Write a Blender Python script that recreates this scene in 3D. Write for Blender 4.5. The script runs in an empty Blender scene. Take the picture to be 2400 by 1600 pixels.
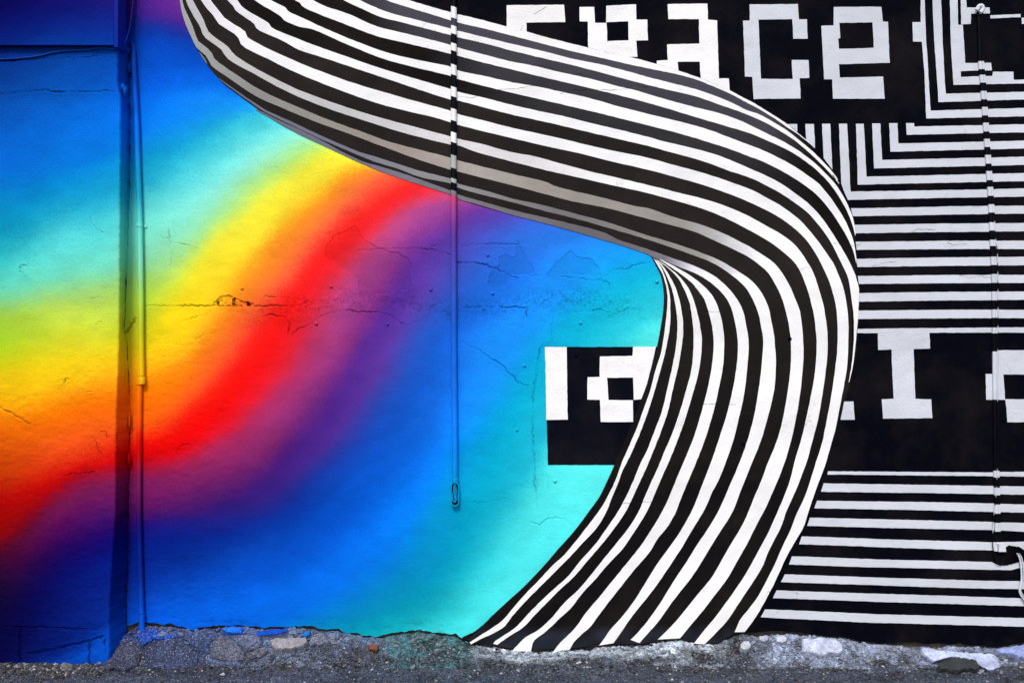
import bpy, math, random
import numpy as np
from mathutils import Vector, noise
from mathutils.geometry import tessellate_polygon

random.seed(7); rng = np.random.default_rng(7)
SC = bpy.context.scene
R = math.radians
COL = SC.collection

# ------------------------------------------------------------------ camera, sky, sun, exposure
CAM_D, CAM_Z = 4.667, 1.36              # metres in front of the wall, eye height above the wall foot
cam_data = bpy.data.cameras.new('camera'); cam = bpy.data.objects.new('camera', cam_data); COL.objects.link(cam)
cam.location = (0, -CAM_D, CAM_Z); cam.rotation_euler = (R(90), 0, 0)
cam_data.lens = 35; cam_data.sensor_width = 36; cam_data.clip_end = 500; cam_data.clip_start = 0.05
SC.camera = cam

world = bpy.data.worlds.new('World'); SC.world = world; world.use_nodes = True
wn = world.node_tree.nodes; wl = world.node_tree.links
bg = wn['Background']; bg.inputs['Strength'].default_value = 0.10
sky = wn.new('ShaderNodeTexSky'); sky.sky_type = 'NISHITA'; sky.sun_disc = False
sky.sun_elevation = R(48); sky.sun_rotation = R(191); sky.air_density = 1.0; sky.dust_density = 3.0; sky.ozone_density = 1.0
wl.new(sky.outputs['Color'], bg.inputs['Color'])
sun_d = bpy.data.lights.new('sun', 'SUN'); sun_d.energy = 1.5; sun_d.angle = R(13); sun_d.color = (1.0, 0.97, 0.945)
sun = bpy.data.objects.new('sun', sun_d); COL.objects.link(sun)
el, az = R(48), R(191)
sd = Vector((math.sin(az) * math.cos(el), math.cos(az) * math.cos(el), math.sin(el)))
sun.rotation_euler = sd.to_track_quat('Z', 'Y').to_euler(); sun.location = sd * 20
vs = SC.view_settings
vs.view_transform = 'Standard'; vs.look = 'None'; vs.gamma = 1.0; vs.use_curve_mapping = False
vs.exposure = 0.79
GAIN = 1.21                              # paint albedo = wanted colour / GAIN
SC.cycles.use_denoising = True
SC.cycles.max_bounces = 6

# ------------------------------------------------------------------ helpers
M = 0.002                                # metres per photo pixel on the wall plane
def P(px, py, d=0.0):
    """point seen at photo pixel (px, py), d metres in front of the wall plane"""
    k = (CAM_D - d) / CAM_D
    return Vector(((px - 1200) * M * k, -d, CAM_Z - (py - 800) * M * k))
def T(r, c, *pts): return [(600 * c + x / 3.92, 400 * r + y / 3.92) for x, y in pts]
def Zm(ox, oy, s, *pts): return [(ox + x / s, oy + y / s) for x, y in pts]
def lin(c):
    c = np.asarray(c, float) / 255.0
    return np.where(c <= 0.04045, c / 12.92, ((c + 0.055) / 1.055) ** 2.4)
def alb(c): return np.clip(lin(c) / GAIN, 0.0015, 0.86)

def smooth(pts, n, closed=False):
    """Catmull-Rom through pts, n samples evenly by arc length"""
    p = np.array(pts, float)
    if len(p) == 2:
        t = np.linspace(0, 1, n)[:, None]; return p[0] * (1 - t) + p[1] * t
    q = np.vstack([2 * p[0] - p[1], p, 2 * p[-1] - p[-2]])
    out = []
    for i in range(1, len(q) - 2):
        a, b, c, d = q[i - 1], q[i], q[i + 1], q[i + 2]
        # centripetal-ish: tangents limited by segment length
        L = np.linalg.norm(c - b) + 1e-9
        m1 = (c - a) / (np.linalg.norm(c - a) + 1e-9) * L; m2 = (d - b) / (np.linalg.norm(d - b) + 1e-9) * L
        t = np.linspace(0, 1, 12, endpoint=False)[:, None]
        out.append((2*t**3 - 3*t**2 + 1) * b + (t**3 - 2*t**2 + t) * m1 + (-2*t**3 + 3*t**2) * c + (t**3 - t**2) * m2)
    out.append(p[-1:]); o = np.vstack(out)
    s = np.concatenate([[0], np.cumsum(np.linalg.norm(np.diff(o, axis=0), axis=1))])
    u = np.linspace(0, s[-1], n)
    return np.stack([np.interp(u, s, o[:, k]) for k in range(o.shape[1])], 1)

def empty(name, loc, label, cat, group=None):
    o = bpy.data.objects.new(name, None); COL.objects.link(o); o.location = loc
    o.empty_display_size = 0.05
    o['label'] = label; o['category'] = cat
    if group: o['group'] = group
    return o
def obj(name, verts, faces, mat, parent=None, colors=None, smoothed=False, label=None):
    me = bpy.data.meshes.new(name)
    v = np.asarray(verts, float)
    if parent is not None: v = v - np.array(parent.location)
    me.from_pydata(v.tolist(), [], faces)
    if colors is not None:
        c = np.ones((len(v), 4), np.float32); c[:, :3] = np.asarray(colors, np.float32).reshape(-1, 3)
        at = me.color_attributes.new('paint', 'FLOAT_COLOR', 'POINT'); at.data.foreach_set('color', c.ravel())
    if smoothed: me.polygons.foreach_set('use_smooth', [True] * len(me.polygons))
    me.update(); me.materials.append(mat)
    o = bpy.data.objects.new(name, me); COL.objects.link(o)
    if parent is not None: o.parent = parent
    if label: o['label'] = label
    return o
def tag(o, label, cat, group=None):
    o['label'] = label; o['category'] = cat
    if group: o['group'] = group
    return o

# ------------------------------------------------------------------ materials
def nodes(name):
    m = bpy.data.materials.new(name); m.use_nodes = True
    n = m.node_tree.nodes; l = m.node_tree.links
    return m, n, l, n['Principled BSDF']
def noise_n(n, l, co, scale, detail=4, rough=0.6, dist=0.0):
    t = n.new('ShaderNodeTexNoise'); t.inputs['Scale'].default_value = scale; t.inputs['Detail'].default_value = detail
    t.inputs['Roughness'].default_value = rough; t.inputs['Distortion'].default_value = dist
    l.new(co, t.inputs['Vector']); return t
def ramp(n, l, src, a, b, ca=(0, 0, 0, 1), cb=(1, 1, 1, 1)):
    r = n.new('ShaderNodeValToRGB'); r.color_ramp.elements[0].position = a; r.color_ramp.elements[1].position = b
    r.color_ramp.elements[0].color = ca; r.color_ramp.elements[1].color = cb; l.new(src, r.inputs['Fac']); return r
def mix(n, l, kind, fac, a, b):
    x = n.new('ShaderNodeMix'); x.data_type = 'RGBA'; x.blend_type = kind
    if isinstance(fac, float): x.inputs[0].default_value = fac
    else: l.new(fac, x.inputs[0])
    for i, s in ((6, a), (7, b)):
        if isinstance(s, tuple): x.inputs[i].default_value = s
        else: l.new(s, x.inputs[i])
    return x.outputs[2]

def wall_paint(name, rough=0.7, spec=0.015, stucco=0.35, pits=True, cracks=False, mottle=None):
    m, n, l, b = nodes(name)
    at = n.new('ShaderNodeVertexColor'); at.layer_name = 'paint'
    tc = n.new('ShaderNodeTexCoord'); co = tc.outputs['Object']
    c = at.outputs['Color']
    n1 = noise_n(n, l, co, 2.2, 5); n2 = noise_n(n, l, co, 420, 2)
    c = mix(n, l, 'MULTIPLY', 1.0, c, ramp(n, l, n1.outputs['Fac'], 0.3, 0.7, (0.90, 0.90, 0.90, 1), (1.06, 1.06, 1.06, 1)).outputs[0])
    c = mix(n, l, 'MULTIPLY', 1.0, c, ramp(n, l, n2.outputs['Fac'], 0.35, 0.65, (0.92, 0.92, 0.92, 1), (1.04, 1.04, 1.04, 1)).outputs[0])
    if mottle:      # thin patches in black paint: brown undercoat shows through
        n3 = noise_n(n, l, co, 3.1, 6, 0.65); f = ramp(n, l, n3.outputs['Fac'], 0.45, 0.72)
        c = mix(n, l, 'ADD', f.outputs[0], c, mottle)
    if pits:
        n4 = noise_n(n, l, co, 95, 3, 0.7); f = ramp(n, l, n4.outputs['Fac'], 0.70, 0.76)
        n5 = noise_n(n, l, co, 1.7, 3); g = ramp(n, l, n5.outputs['Fac'], 0.50, 0.66)
        mm = n.new('ShaderNodeMath'); mm.operation = 'MULTIPLY'; l.new(f.outputs[0], mm.inputs[0]); l.new(g.outputs[0], mm.inputs[1])
        c = mix(n, l, 'MULTIPLY', mm.outputs[0], c, (0.45, 0.45, 0.45, 1))
    if cracks:
        nd = noise_n(n, l, co, 6, 5, 0.6)
        ad = n.new('ShaderNodeVectorMath'); ad.operation = 'MULTIPLY_ADD'; ad.inputs[1].default_value = (0.35, 0.35, 0.35)
        l.new(nd.outputs['Color'], ad.inputs[0]); l.new(co, ad.inputs[2])
        vo = n.new('ShaderNodeTexVoronoi'); vo.feature = 'DISTANCE_TO_EDGE'; vo.inputs['Scale'].default_value = 3.2
        l.new(ad.outputs[0], vo.inputs['Vector'])
        f = ramp(n, l, vo.outputs['Distance'], 0.0, 0.006, (1, 1, 1, 1), (0, 0, 0, 1))
        g = ramp(n, l, noise_n(n, l, co, 2.6, 3).outputs['Fac'], 0.56, 0.66)
        mm = n.new('ShaderNodeMath'); mm.operation = 'MULTIPLY'; l.new(f.outputs[0], mm.inputs[0]); l.new(g.outputs[0], mm.inputs[1])
        c = mix(n, l, 'MULTIPLY', mm.outputs[0], c, (0.45, 0.44, 0.43, 1))
    l.new(c, b.inputs['Base Color'])
    b.inputs['Roughness'].default_value = rough; b.inputs['Specular IOR Level'].default_value = spec
    hb = noise_n(n, l, co, 130, 4, 0.62); hm = noise_n(n, l, co, 14, 5, 0.55); hl = noise_n(n, l, co, 1.6, 3)
    am = ramp(n, l, noise_n(n, l, co, 1.9, 4).outputs['Fac'], 0.35, 0.7, (0.45, 0.45, 0.45, 1), (1, 1, 1, 1))
    b1 = n.new('ShaderNodeBump'); b1.inputs['Distance'].default_value = 0.12; b1.inputs['Strength'].default_value = 0.30; l.new(hl.outputs['Fac'], b1.inputs['Height'])
    b2 = n.new('ShaderNodeBump'); b2.inputs['Distance'].default_value = 0.012; b2.inputs['Strength'].default_value = stucco; l.new(hm.outputs['Fac'], b2.inputs['Height']); l.new(b1.outputs[0], b2.inputs['Normal'])
    b3 = n.new('ShaderNodeBump'); b3.inputs['Distance'].default_value = 0.0042; l.new(hb.outputs['Fac'], b3.inputs['Height']); l.new(b2.outputs[0], b3.inputs['Normal'])
    mm = n.new('ShaderNodeMath'); mm.operation = 'MULTIPLY'; mm.inputs[1].default_value = stucco * 1.8; l.new(am.outputs[0], mm.inputs[0]); l.new(mm.outputs[0], b3.inputs['Strength'])
    l.new(b3.outputs[0], b.inputs['Normal'])
    return m

MAT_RAIN = wall_paint('rainbow_masonry_paint', stucco=0.42)
MAT_WHITE = wall_paint('white_masonry_paint', spec=0.05, stucco=0.36, pits=True, cracks=True)
MAT_BLACK = wall_paint('black_masonry_paint', rough=0.62, spec=0.015, stucco=0.36, pits=False, cracks=True, mottle=(0.0075, 0.0055, 0.004, 1))
MAT_PIPE = wall_paint('painted_metal', rough=0.5, spec=0.06, stucco=0.08, pits=False)

def plain(name, col, rough=0.8, spec=0.2, scale=40, amt=0.35, bump=0.4, dist=0.006, attr=False):
    m, n, l, b = nodes(name)
    tc = n.new('ShaderNodeTexCoord'); co = tc.outputs['Object']
    if attr:
        at = n.new('ShaderNodeVertexColor'); at.layer_name = 'paint'; c = at.outputs['Color']
    else: c = tuple(col) + (1,)
    n1 = noise_n(n, l, co, scale, 6, 0.65); n2 = noise_n(n, l, co, scale * 7, 3, 0.6)
    c = mix(n, l, 'MULTIPLY', 1.0, c, ramp(n, l, n1.outputs['Fac'], 0.3, 0.7, (1 - amt,) * 3 + (1,), (1 + amt,) * 3 + (1,)).outputs[0])
    c = mix(n, l, 'MULTIPLY', 1.0, c, ramp(n, l, n2.outputs['Fac'], 0.3, 0.7, (1 - amt,) * 3 + (1,), (1 + amt,) * 3 + (1,)).outputs[0])
    l.new(c, b.inputs['Base Color']); b.inputs['Roughness'].default_value = rough; b.inputs['Specular IOR Level'].default_value = spec
    bp = n.new('ShaderNodeBump'); bp.inputs['Strength'].default_value = bump; bp.inputs['Distance'].default_value = dist
    l.new(n1.outputs['Fac'], bp.inputs['Height'])
    b2 = n.new('ShaderNodeBump'); b2.inputs['Strength'].default_value = bump; b2.inputs['Distance'].default_value = dist * 0.4
    l.new(n2.outputs['Fac'], b2.inputs['Height']); l.new(bp.outputs[0], b2.inputs['Normal'])
    l.new(b2.outputs[0], b.inputs['Normal'])
    return m
MAT_STONE = plain('stone', None, attr=True, scale=42, amt=0.36, bump=0.9, dist=0.010)
MAT_ROUGH = plain('old_concrete_and_dirt', (0.085, 0.065, 0.05), scale=18, amt=0.45, bump=0.8, dist=0.012)
MAT_LEAF = plain('weed_leaf', (0.03, 0.09, 0.03), rough=0.5, scale=60, amt=0.3)
MAT_TWIG = plain('dry_stem', (0.30, 0.26, 0.20), scale=60, amt=0.2)
MAT_DARK = plain('dark_void', (0.006, 0.006, 0.007), scale=20, amt=0.3)

def asphalt(name):
    m, n, l, b = nodes(name)
    tc = n.new('ShaderNodeTexCoord'); co = tc.outputs['Object']
    at = n.new('ShaderNodeVertexColor'); at.layer_name = 'paint'
    c = at.outputs['Color']
    n1 = noise_n(n, l, co, 9, 6, 0.65); n2 = noise_n(n, l, co, 130, 4, 0.7)
    c = mix(n, l, 'MULTIPLY', 1.0, c, ramp(n, l, n1.outputs['Fac'], 0.3, 0.72, (0.42, 0.42, 0.42, 1), (1.6, 1.6, 1.6, 1)).outputs[0])
    c = mix(n, l, 'MULTIPLY', 1.0, c, ramp(n, l, n2.outputs['Fac'], 0.38, 0.62, (0.25, 0.25, 0.25, 1), (2.0, 2.0, 2.0, 1)).outputs[0])
    vo = n.new('ShaderNodeTexVoronoi'); vo.inputs['Scale'].default_value = 150; l.new(co, vo.inputs['Vector'])
    sp = ramp(n, l, vo.outputs['Color'], 0.68, 0.86)
    f = ramp(n, l, vo.outputs['Distance'], 0.25, 0.45, (1, 1, 1, 1), (0, 0, 0, 1))
    mm = n.new('ShaderNodeMath'); mm.operation = 'MULTIPLY'; l.new(sp.outputs[0], mm.inputs[0]); l.new(f.outputs[0], mm.inputs[1])
    c = mix(n, l, 'MIX', mm.outputs[0], c, (0.30, 0.33, 0.38, 1))
    l.new(c, b.inputs['Base Color']); b.inputs['Roughness'].default_value = 0.85; b.inputs['Specular IOR Level'].default_value = 0.2
    b1 = n.new('ShaderNodeBump'); b1.inputs['Strength'].default_value = 0.9; b1.inputs['Distance'].default_value = 0.005; l.new(n2.outputs['Fac'], b1.inputs['Height'])
    b2 = n.new('ShaderNodeBump'); b2.inputs['Strength'].default_value = 0.6; b2.inputs['Distance'].default_value = 0.004; b2.invert = True
    l.new(vo.outputs['Distance'], b2.inputs['Height']); l.new(b1.outputs[0], b2.inputs['Normal'])
    l.new(b2.outputs[0], b.inputs['Normal'])
    return m
MAT_ASPH = asphalt('asphalt')

# ------------------------------------------------------------------ the rainbow: paint colour, vignette included, at a place on the wall
# every curve is one sprayed band: x, y (photo pixels on the wall), colour; vignette darkening is mixed into the left-end colours
BANDS = [
 # violet top
 [(-200,-90,(8,0,60)),(0,-60,(12,0,70)),(150,-40,(22,8,90)),(260,-20,(40,20,120)),(350,0,(80,35,140)),(420,12,(110,45,150)),(540,15,(110,45,150))],
 [(-200,20,(4,2,80)),(0,15,(6,4,86)),(150,10,(14,16,110)),(260,20,(20,30,130)),(350,36,(75,35,145)),(425,48,(85,40,150)),(540,60,(85,40,150))],
 [(-200,70,(2,10,90)),(0,60,(4,18,108)),(150,60,(8,36,132)),(270,62,(10,42,145)),(350,64,(20,50,160)),(430,82,(22,55,165)),(560,110,(20,60,170))],
 [(-200,150,(0,35,115)),(0,150,(0,52,140)),(150,130,(2,66,160)),(270,115,(2,68,170)),(350,102,(0,70,190)),(440,120,(4,76,196)),(560,160,(8,80,205))],
 [(-200,260,(0,55,145)),(0,240,(0,75,168)),(150,215,(0,88,190)),(270,205,(0,92,205)),(350,200,(0,94,222)),(450,195,(4,104,232)),(560,222,(8,120,240))],
 [(-200,345,(0,80,190)),(0,320,(0,98,205)),(150,300,(2,112,225)),(270,275,(4,120,240)),(350,255,(5,126,250)),(416,235,(10,130,250)),(500,225,(16,140,252)),(620,235,(20,150,250))],
 [(-200,410,(0,90,190)),(0,400,(0,108,212)),(140,385,(0,120,220)),(260,350,(4,128,235)),(350,300,(10,134,248)),(425,285,(14,142,245)),(500,262,(18,150,248)),(620,255,(24,160,245))],
 [(-200,490,(0,120,185)),(0,476,(0,136,196)),(140,440,(6,146,214)),(260,405,(12,155,218)),(350,370,(16,164,210)),(425,340,(16,162,215)),(493,300,(22,168,220)),(580,265,(40,180,230))],
 [(-200,560,(8,150,185)),(0,548,(12,156,192)),(140,492,(28,172,208)),(250,470,(30,175,212)),(350,425,(34,178,214)),(400,400,(48,192,218)),(470,355,(52,196,222)),(545,300,(56,200,222)),(620,270,(60,205,225))],
 [(-200,600,(40,180,190)),(0,600,(48,196,202)),(140,545,(76,212,220)),(250,515,(76,215,222)),(350,462,(82,216,222)),(400,437,(84,218,226)),(454,408,(84,220,228)),(592,310,(80,218,228)),(680,270,(80,218,228))],
 [(-200,650,(75,205,195)),(0,640,(84,220,206)),(140,590,(96,228,222)),(250,560,(98,232,224)),(345,520,(122,240,222)),(420,490,(134,246,232)),(530,408,(140,252,240)),(600,350,(138,250,238)),(665,312,(135,248,235)),(740,280,(135,248,235))],
 [(-200,690,(95,200,165)),(0,682,(104,216,178)),(140,645,(110,222,192)),(250,632,(122,228,190)),(350,590,(142,234,196)),(437,540,(146,240,200)),(486,490,(150,242,200)),(578,408,(155,244,205)),(660,350,(158,246,200)),(740,310,(158,246,200))],
 [(-200,722,(125,190,110)),(0,716,(138,206,116)),(140,690,(160,220,126)),(250,668,(155,220,130)),(350,636,(160,226,134)),(400,615,(166,230,140)),(469,560,(175,238,142)),(530,490,(176,240,142)),(626,408,(178,242,142)),(700,360,(180,242,135)),(760,330,(180,242,135))],
 [(-200,748,(150,190,60)),(0,742,(164,205,60)),(140,722,(186,220,82)),(250,712,(188,222,88)),(350,684,(182,226,72)),(411,652,(210,236,80)),(492,560,(220,240,88)),(570,490,(220,242,90)),(673,408,(220,242,92)),(750,360,(224,242,80)),(800,340,(224,242,80))],
 [(-200,815,(140,185,40)),(0,800,(160,206,42)),(140,775,(206,222,56)),(250,772,(214,226,54)),(340,746,(200,212,42)),(400,690,(228,232,46)),(440,652,(238,236,50)),(512,560,(244,240,62)),(595,490,(246,242,62)),(700,408,(248,242,66)),(780,365,(250,242,60))],
 [(-200,850,(185,190,20)),(0,838,(200,214,26)),(140,822,(232,220,36)),(250,815,(240,220,36)),(340,795,(222,212,24)),(377,747,(246,222,24)),(457,652,(253,228,40)),(527,560,(252,240,60)),(611,490,(254,242,62)),(716,408,(254,243,64)),(800,372,(254,242,60))],
 [(-200,890,(220,185,12)),(0,878,(236,204,20)),(140,850,(250,216,22)),(250,840,(252,214,24)),(340,826,(250,212,20)),(422,800,(255,210,22)),(452,747,(255,214,22)),(519,652,(255,224,40)),(605,560,(255,236,54)),(662,490,(255,238,56)),(757,408,(255,240,60)),(840,380,(255,238,58))],
 [(-200,940,(230,160,8)),(0,932,(252,190,12)),(140,900,(255,204,20)),(250,876,(255,190,24)),(340,862,(255,190,18)),(400,838,(255,188,22)),(458,800,(255,184,28)),(493,747,(255,186,30)),(554,652,(255,192,32)),(631,560,(255,192,38)),(702,490,(255,194,38)),(804,408,(255,196,40)),(880,380,(255,196,40))],
 [(-200,975,(225,115,6)),(0,966,(246,150,10)),(140,940,(255,152,12)),(250,908,(255,148,16)),(335,895,(255,148,8)),(420,850,(255,148,18)),(481,800,(255,150,26)),(516,747,(255,148,28)),(585,652,(255,150,34)),(653,560,(255,152,34)),(731,490,(255,152,36)),(835,408,(255,150,38)),(920,370,(255,150,38))],
 [(-200,1010,(215,90,4)),(0,1004,(240,110,5)),(140,975,(255,118,2)),(250,935,(255,120,5)),(330,935,(255,122,3)),(400,915,(255,120,6)),(460,850,(255,125,20)),(507,800,(255,128,28)),(544,747,(255,126,34)),(621,652,(255,130,44)),(699,560,(255,136,46)),(768,490,(255,134,50)),(876,408,(255,132,52)),(950,370,(255,132,52))],
 [(-200,1080,(180,65,4)),(0,1060,(212,82,5)),(140,1035,(248,92,24)),(250,1005,(252,92,26)),(340,990,(255,100,12)),(400,958,(255,98,22)),(452,920,(255,92,30)),(515,850,(255,95,40)),(552,800,(255,92,46)),(585,747,(255,92,48)),(667,652,(255,96,56)),(731,560,(255,112,62)),(801,490,(255,112,64)),(900,404,(255,112,66)),(980,370,(255,112,66))],
 [(-200,1140,(165,40,2)),(0,1125,(194,50,4)),(140,1080,(228,56,20)),(250,1036,(238,64,22)),(340,1015,(252,62,16)),(400,990,(252,60,18)),(470,920,(255,62,26)),(540,850,(255,62,36)),(575,800,(255,62,40)),(605,747,(255,64,42)),(684,652,(255,70,50)),(750,560,(255,84,56)),(828,490,(255,82,56)),(930,412,(255,84,58)),(1000,375,(255,84,58))],
 [(-200,1185,(155,10,0)),(0,1168,(176,8,0)),(140,1112,(208,16,10)),(250,1062,(220,26,14)),(340,1034,(240,20,8)),(400,1012,(245,22,10)),(492,920,(255,32,20)),(560,850,(255,32,26)),(593,800,(255,32,28)),(626,747,(255,36,32)),(702,652,(255,46,40)),(770,560,(255,50,44)),(852,490,(255,52,44)),(955,425,(255,54,46)),(1030,385,(255,54,46))],
 [(-200,1240,(140,0,0)),(0,1215,(160,0,2)),(140,1132,(182,0,8)),(250,1086,(202,6,10)),(340,1058,(228,0,5)),(400,1050,(232,0,5)),(470,1000,(248,4,6)),(548,920,(255,14,10)),(600,858,(255,16,14)),(642,800,(255,20,18)),(656,747,(255,24,20)),(728,652,(255,28,28)),(805,560,(255,30,32)),(888,490,(255,34,36)),(985,438,(255,36,40)),(1060,395,(255,36,40))],
 [(-200,1275,(100,0,20)),(0,1255,(136,0,12)),(140,1145,(155,8,32)),(250,1096,(182,10,30)),(340,1080,(208,8,24)),(430,1066,(214,14,28)),(520,1005,(232,22,38)),(612,920,(240,30,50)),(660,858,(238,34,50)),(695,800,(236,36,54)),(717,747,(230,38,56)),(774,652,(234,42,58)),(847,560,(240,46,60)),(932,490,(238,50,66)),(1020,450,(235,60,80)),(1090,415,(235,60,80))],
 [(-200,1300,(70,0,30)),(0,1275,(92,4,30)),(140,1158,(130,18,58)),(250,1106,(160,20,52)),(340,1100,(172,20,58)),(470,1066,(174,38,86)),(560,1003,(182,42,92)),(644,920,(190,46,98)),(690,858,(198,48,92)),(722,800,(200,48,88)),(748,747,(198,56,98)),(804,652,(202,60,106)),(876,560,(206,68,112)),(958,490,(206,72,120)),(1045,460,(205,75,130)),(1110,430,(205,75,130))],
 [(-200,1330,(45,0,40)),(0,1302,(66,5,44)),(140,1184,(116,24,84)),(250,1128,(130,30,88)),(340,1122,(134,30,96)),(450,1105,(140,36,98)),(556,1060,(150,42,104)),(640,988,(154,50,116)),(700,920,(156,52,122)),(750,852,(164,58,126)),(785,800,(168,62,130)),(799,747,(166,66,136)),(850,652,(166,66,136)),(928,560,(178,74,146)),(998,490,(180,76,148)),(1070,470,(172,74,150)),(1130,445,(172,74,150))],
 [(-200,1370,(22,0,42)),(0,1345,(42,0,50)),(140,1215,(102,14,88)),(250,1165,(112,24,96)),(350,1165,(120,25,100)),(480,1130,(122,32,104)),(560,1096,(124,34,106)),(628,1055,(128,38,108)),(690,988,(130,42,116)),(740,920,(132,46,124)),(785,852,(142,50,128)),(817,800,(144,50,128)),(850,747,(140,50,132)),(906,652,(142,54,138)),(963,560,(150,62,150)),(1040,520,(140,62,155)),(1082,490,(136,62,158)),(1150,462,(130,62,160))],
 [(-200,1410,(8,0,46)),(0,1392,(16,0,50)),(140,1262,(62,4,90)),(250,1212,(66,16,104)),(350,1206,(78,18,96)),(400,1206,(60,22,108)),(524,1185,(48,22,116)),(600,1140,(58,26,120)),(688,1055,(68,28,126)),(745,988,(74,34,134)),(792,920,(78,38,142)),(830,852,(84,42,146)),(858,800,(88,44,150)),(891,747,(88,44,154)),(942,652,(92,48,158)),(1018,560,(100,54,162)),(1070,530,(104,58,165)),(1126,494,(104,60,170)),(1190,470,(100,62,175))],
 [(-200,1450,(4,0,50)),(0,1440,(8,0,58)),(140,1310,(22,4,92)),(250,1258,(26,4,106)),(350,1226,(38,16,122)),(446,1215,(34,28,130)),(577,1200,(38,36,132)),(660,1140,(62,36,136)),(752,1055,(76,42,144)),(806,988,(82,46,148)),(856,920,(88,52,154)),(895,852,(94,56,158)),(924,800,(94,60,166)),(952,747,(94,60,168)),(1003,652,(96,64,172)),(1055,590,(84,70,180)),(1120,535,(86,76,190)),(1190,505,(86,80,195))],
 [(-200,1500,(2,4,56)),(0,1500,(6,2,62)),(140,1370,(6,16,102)),(250,1312,(2,24,128)),(350,1270,(2,30,136)),(450,1262,(6,36,142)),(560,1240,(10,40,146)),(646,1200,(18,44,152)),(730,1130,(22,56,164)),(816,1060,(26,66,176)),(870,988,(30,74,184)),(920,920,(34,80,188)),(955,852,(36,84,192)),(977,800,(40,86,194)),(1018,747,(42,88,198)),(1085,652,(50,94,205)),(1130,600,(56,100,215)),(1190,545,(60,104,222)),(1240,520,(60,104,222))],
 [(-200,1560,(2,8,60)),(0,1560,(4,6,66)),(140,1450,(2,24,110)),(250,1390,(2,36,136)),(350,1340,(2,42,150)),(450,1318,(2,52,155)),(540,1295,(2,62,168)),(640,1262,(2,68,178)),(748,1200,(4,72,188)),(820,1130,(8,80,196)),(880,1058,(12,84,202)),(935,988,(16,90,206)),(980,920,(20,92,208)),(1012,852,(20,95,210)),(1034,800,(22,96,212)),(1085,747,(24,100,214)),(1156,652,(30,108,220)),(1200,598,(40,115,232)),(1250,550,(48,122,238)),(1310,530,(48,122,238))],
 [(-200,1640,(2,12,64)),(140,1520,(2,28,116)),(250,1460,(2,44,144)),(350,1390,(4,66,182)),(450,1370,(2,76,196)),(560,1355,(2,82,205)),(673,1330,(2,90,215)),(760,1268,(2,90,215)),(842,1200,(4,92,214)),(912,1130,(8,100,222)),(980,1056,(12,106,226)),(1015,988,(18,110,228)),(1040,920,(22,110,228)),(1060,852,(24,112,230)),(1075,800,(28,116,236)),(1136,747,(28,118,236)),(1218,652,(32,122,238)),(1262,600,(40,128,242)),(1330,556,(46,132,246)),(1420,545,(46,132,246))],
 [(-100,1720,(2,40,120)),(350,1442,(4,92,226)),(450,1430,(0,96,228)),(600,1405,(0,104,230)),(760,1335,(2,110,236)),(850,1270,(2,118,246)),(924,1200,(4,128,255)),(985,1130,(8,130,255)),(1031,1060,(10,134,255)),(1062,988,(18,138,255)),(1087,920,(24,142,255)),(1112,852,(26,142,255)),(1132,800,(28,146,255)),(1197,747,(28,146,255)),(1274,652,(30,146,255)),(1320,610,(34,148,255)),(1400,572,(34,150,255)),(1520,550,(34,150,255))],
 [(0,1780,(2,50,140)),(450,1510,(0,100,220)),(684,1438,(0,106,226)),(800,1372,(0,114,234)),(882,1320,(0,122,234)),(935,1260,(0,130,245)),(977,1200,(0,136,248)),(1022,1120,(4,136,248)),(1055,1060,(8,140,244)),(1100,988,(18,150,250)),(1139,920,(24,150,255)),(1180,852,(26,152,252)),(1217,800,(26,152,252)),(1268,747,(26,154,255)),(1360,652,(28,158,255)),(1420,615,(24,160,252)),(1500,590,(24,160,250)),(1600,575,(24,160,250))],
 [(100,1800,(0,80,170)),(600,1510,(0,122,205)),(805,1432,(0,132,202)),(890,1382,(0,136,202)),(957,1325,(0,142,204)),(990,1262,(0,148,212)),(1013,1200,(0,150,215)),(1062,1120,(0,154,218)),(1099,1060,(2,158,222)),(1155,988,(6,164,224)),(1199,920,(10,170,226)),(1245,852,(12,172,228)),(1279,800,(14,174,230)),(1325,747,(12,176,230)),(1437,652,(14,176,228)),(1500,632,(14,178,228)),(1600,615,(14,178,228))],
 [(300,1800,(0,120,170)),(700,1515,(0,142,178)),(891,1436,(0,146,182)),(970,1380,(0,150,190)),(1028,1330,(0,152,196)),(1065,1262,(0,160,202)),(1095,1200,(0,168,206)),(1130,1120,(2,174,212)),(1159,1060,(6,178,216)),(1200,988,(8,180,218)),(1239,920,(10,182,218)),(1290,852,(12,186,220)),(1340,800,(14,188,222)),(1401,747,(18,190,222)),(1513,660,(20,190,222)),(1600,630,(20,190,222))],
 [(500,1800,(10,160,180)),(850,1510,(16,172,188)),(1011,1436,(22,178,194)),(1060,1385,(26,184,202)),(1110,1325,(30,190,208)),(1140,1262,(30,188,208)),(1175,1200,(28,186,208)),(1225,1120,(30,192,216)),(1265,1060,(34,194,218)),(1300,988,(36,198,222)),(1340,920,(36,200,224)),(1400,852,(40,206,226)),(1450,800,(46,212,228)),(1513,747,(52,216,230)),(1600,710,(52,216,230))],
 [(600,1830,(40,210,215)),(960,1510,(50,214,220)),(1070,1440,(56,222,226)),(1120,1385,(62,226,230)),(1165,1325,(64,226,232)),(1195,1262,(66,226,232)),(1230,1200,(72,228,232)),(1275,1120,(80,240,240)),(1310,1060,(86,246,246)),(1380,950,(80,240,244)),(1450,860,(76,240,242)),(1500,800,(84,248,244)),(1545,760,(90,250,246)),(1620,730,(90,250,246))],
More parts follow.
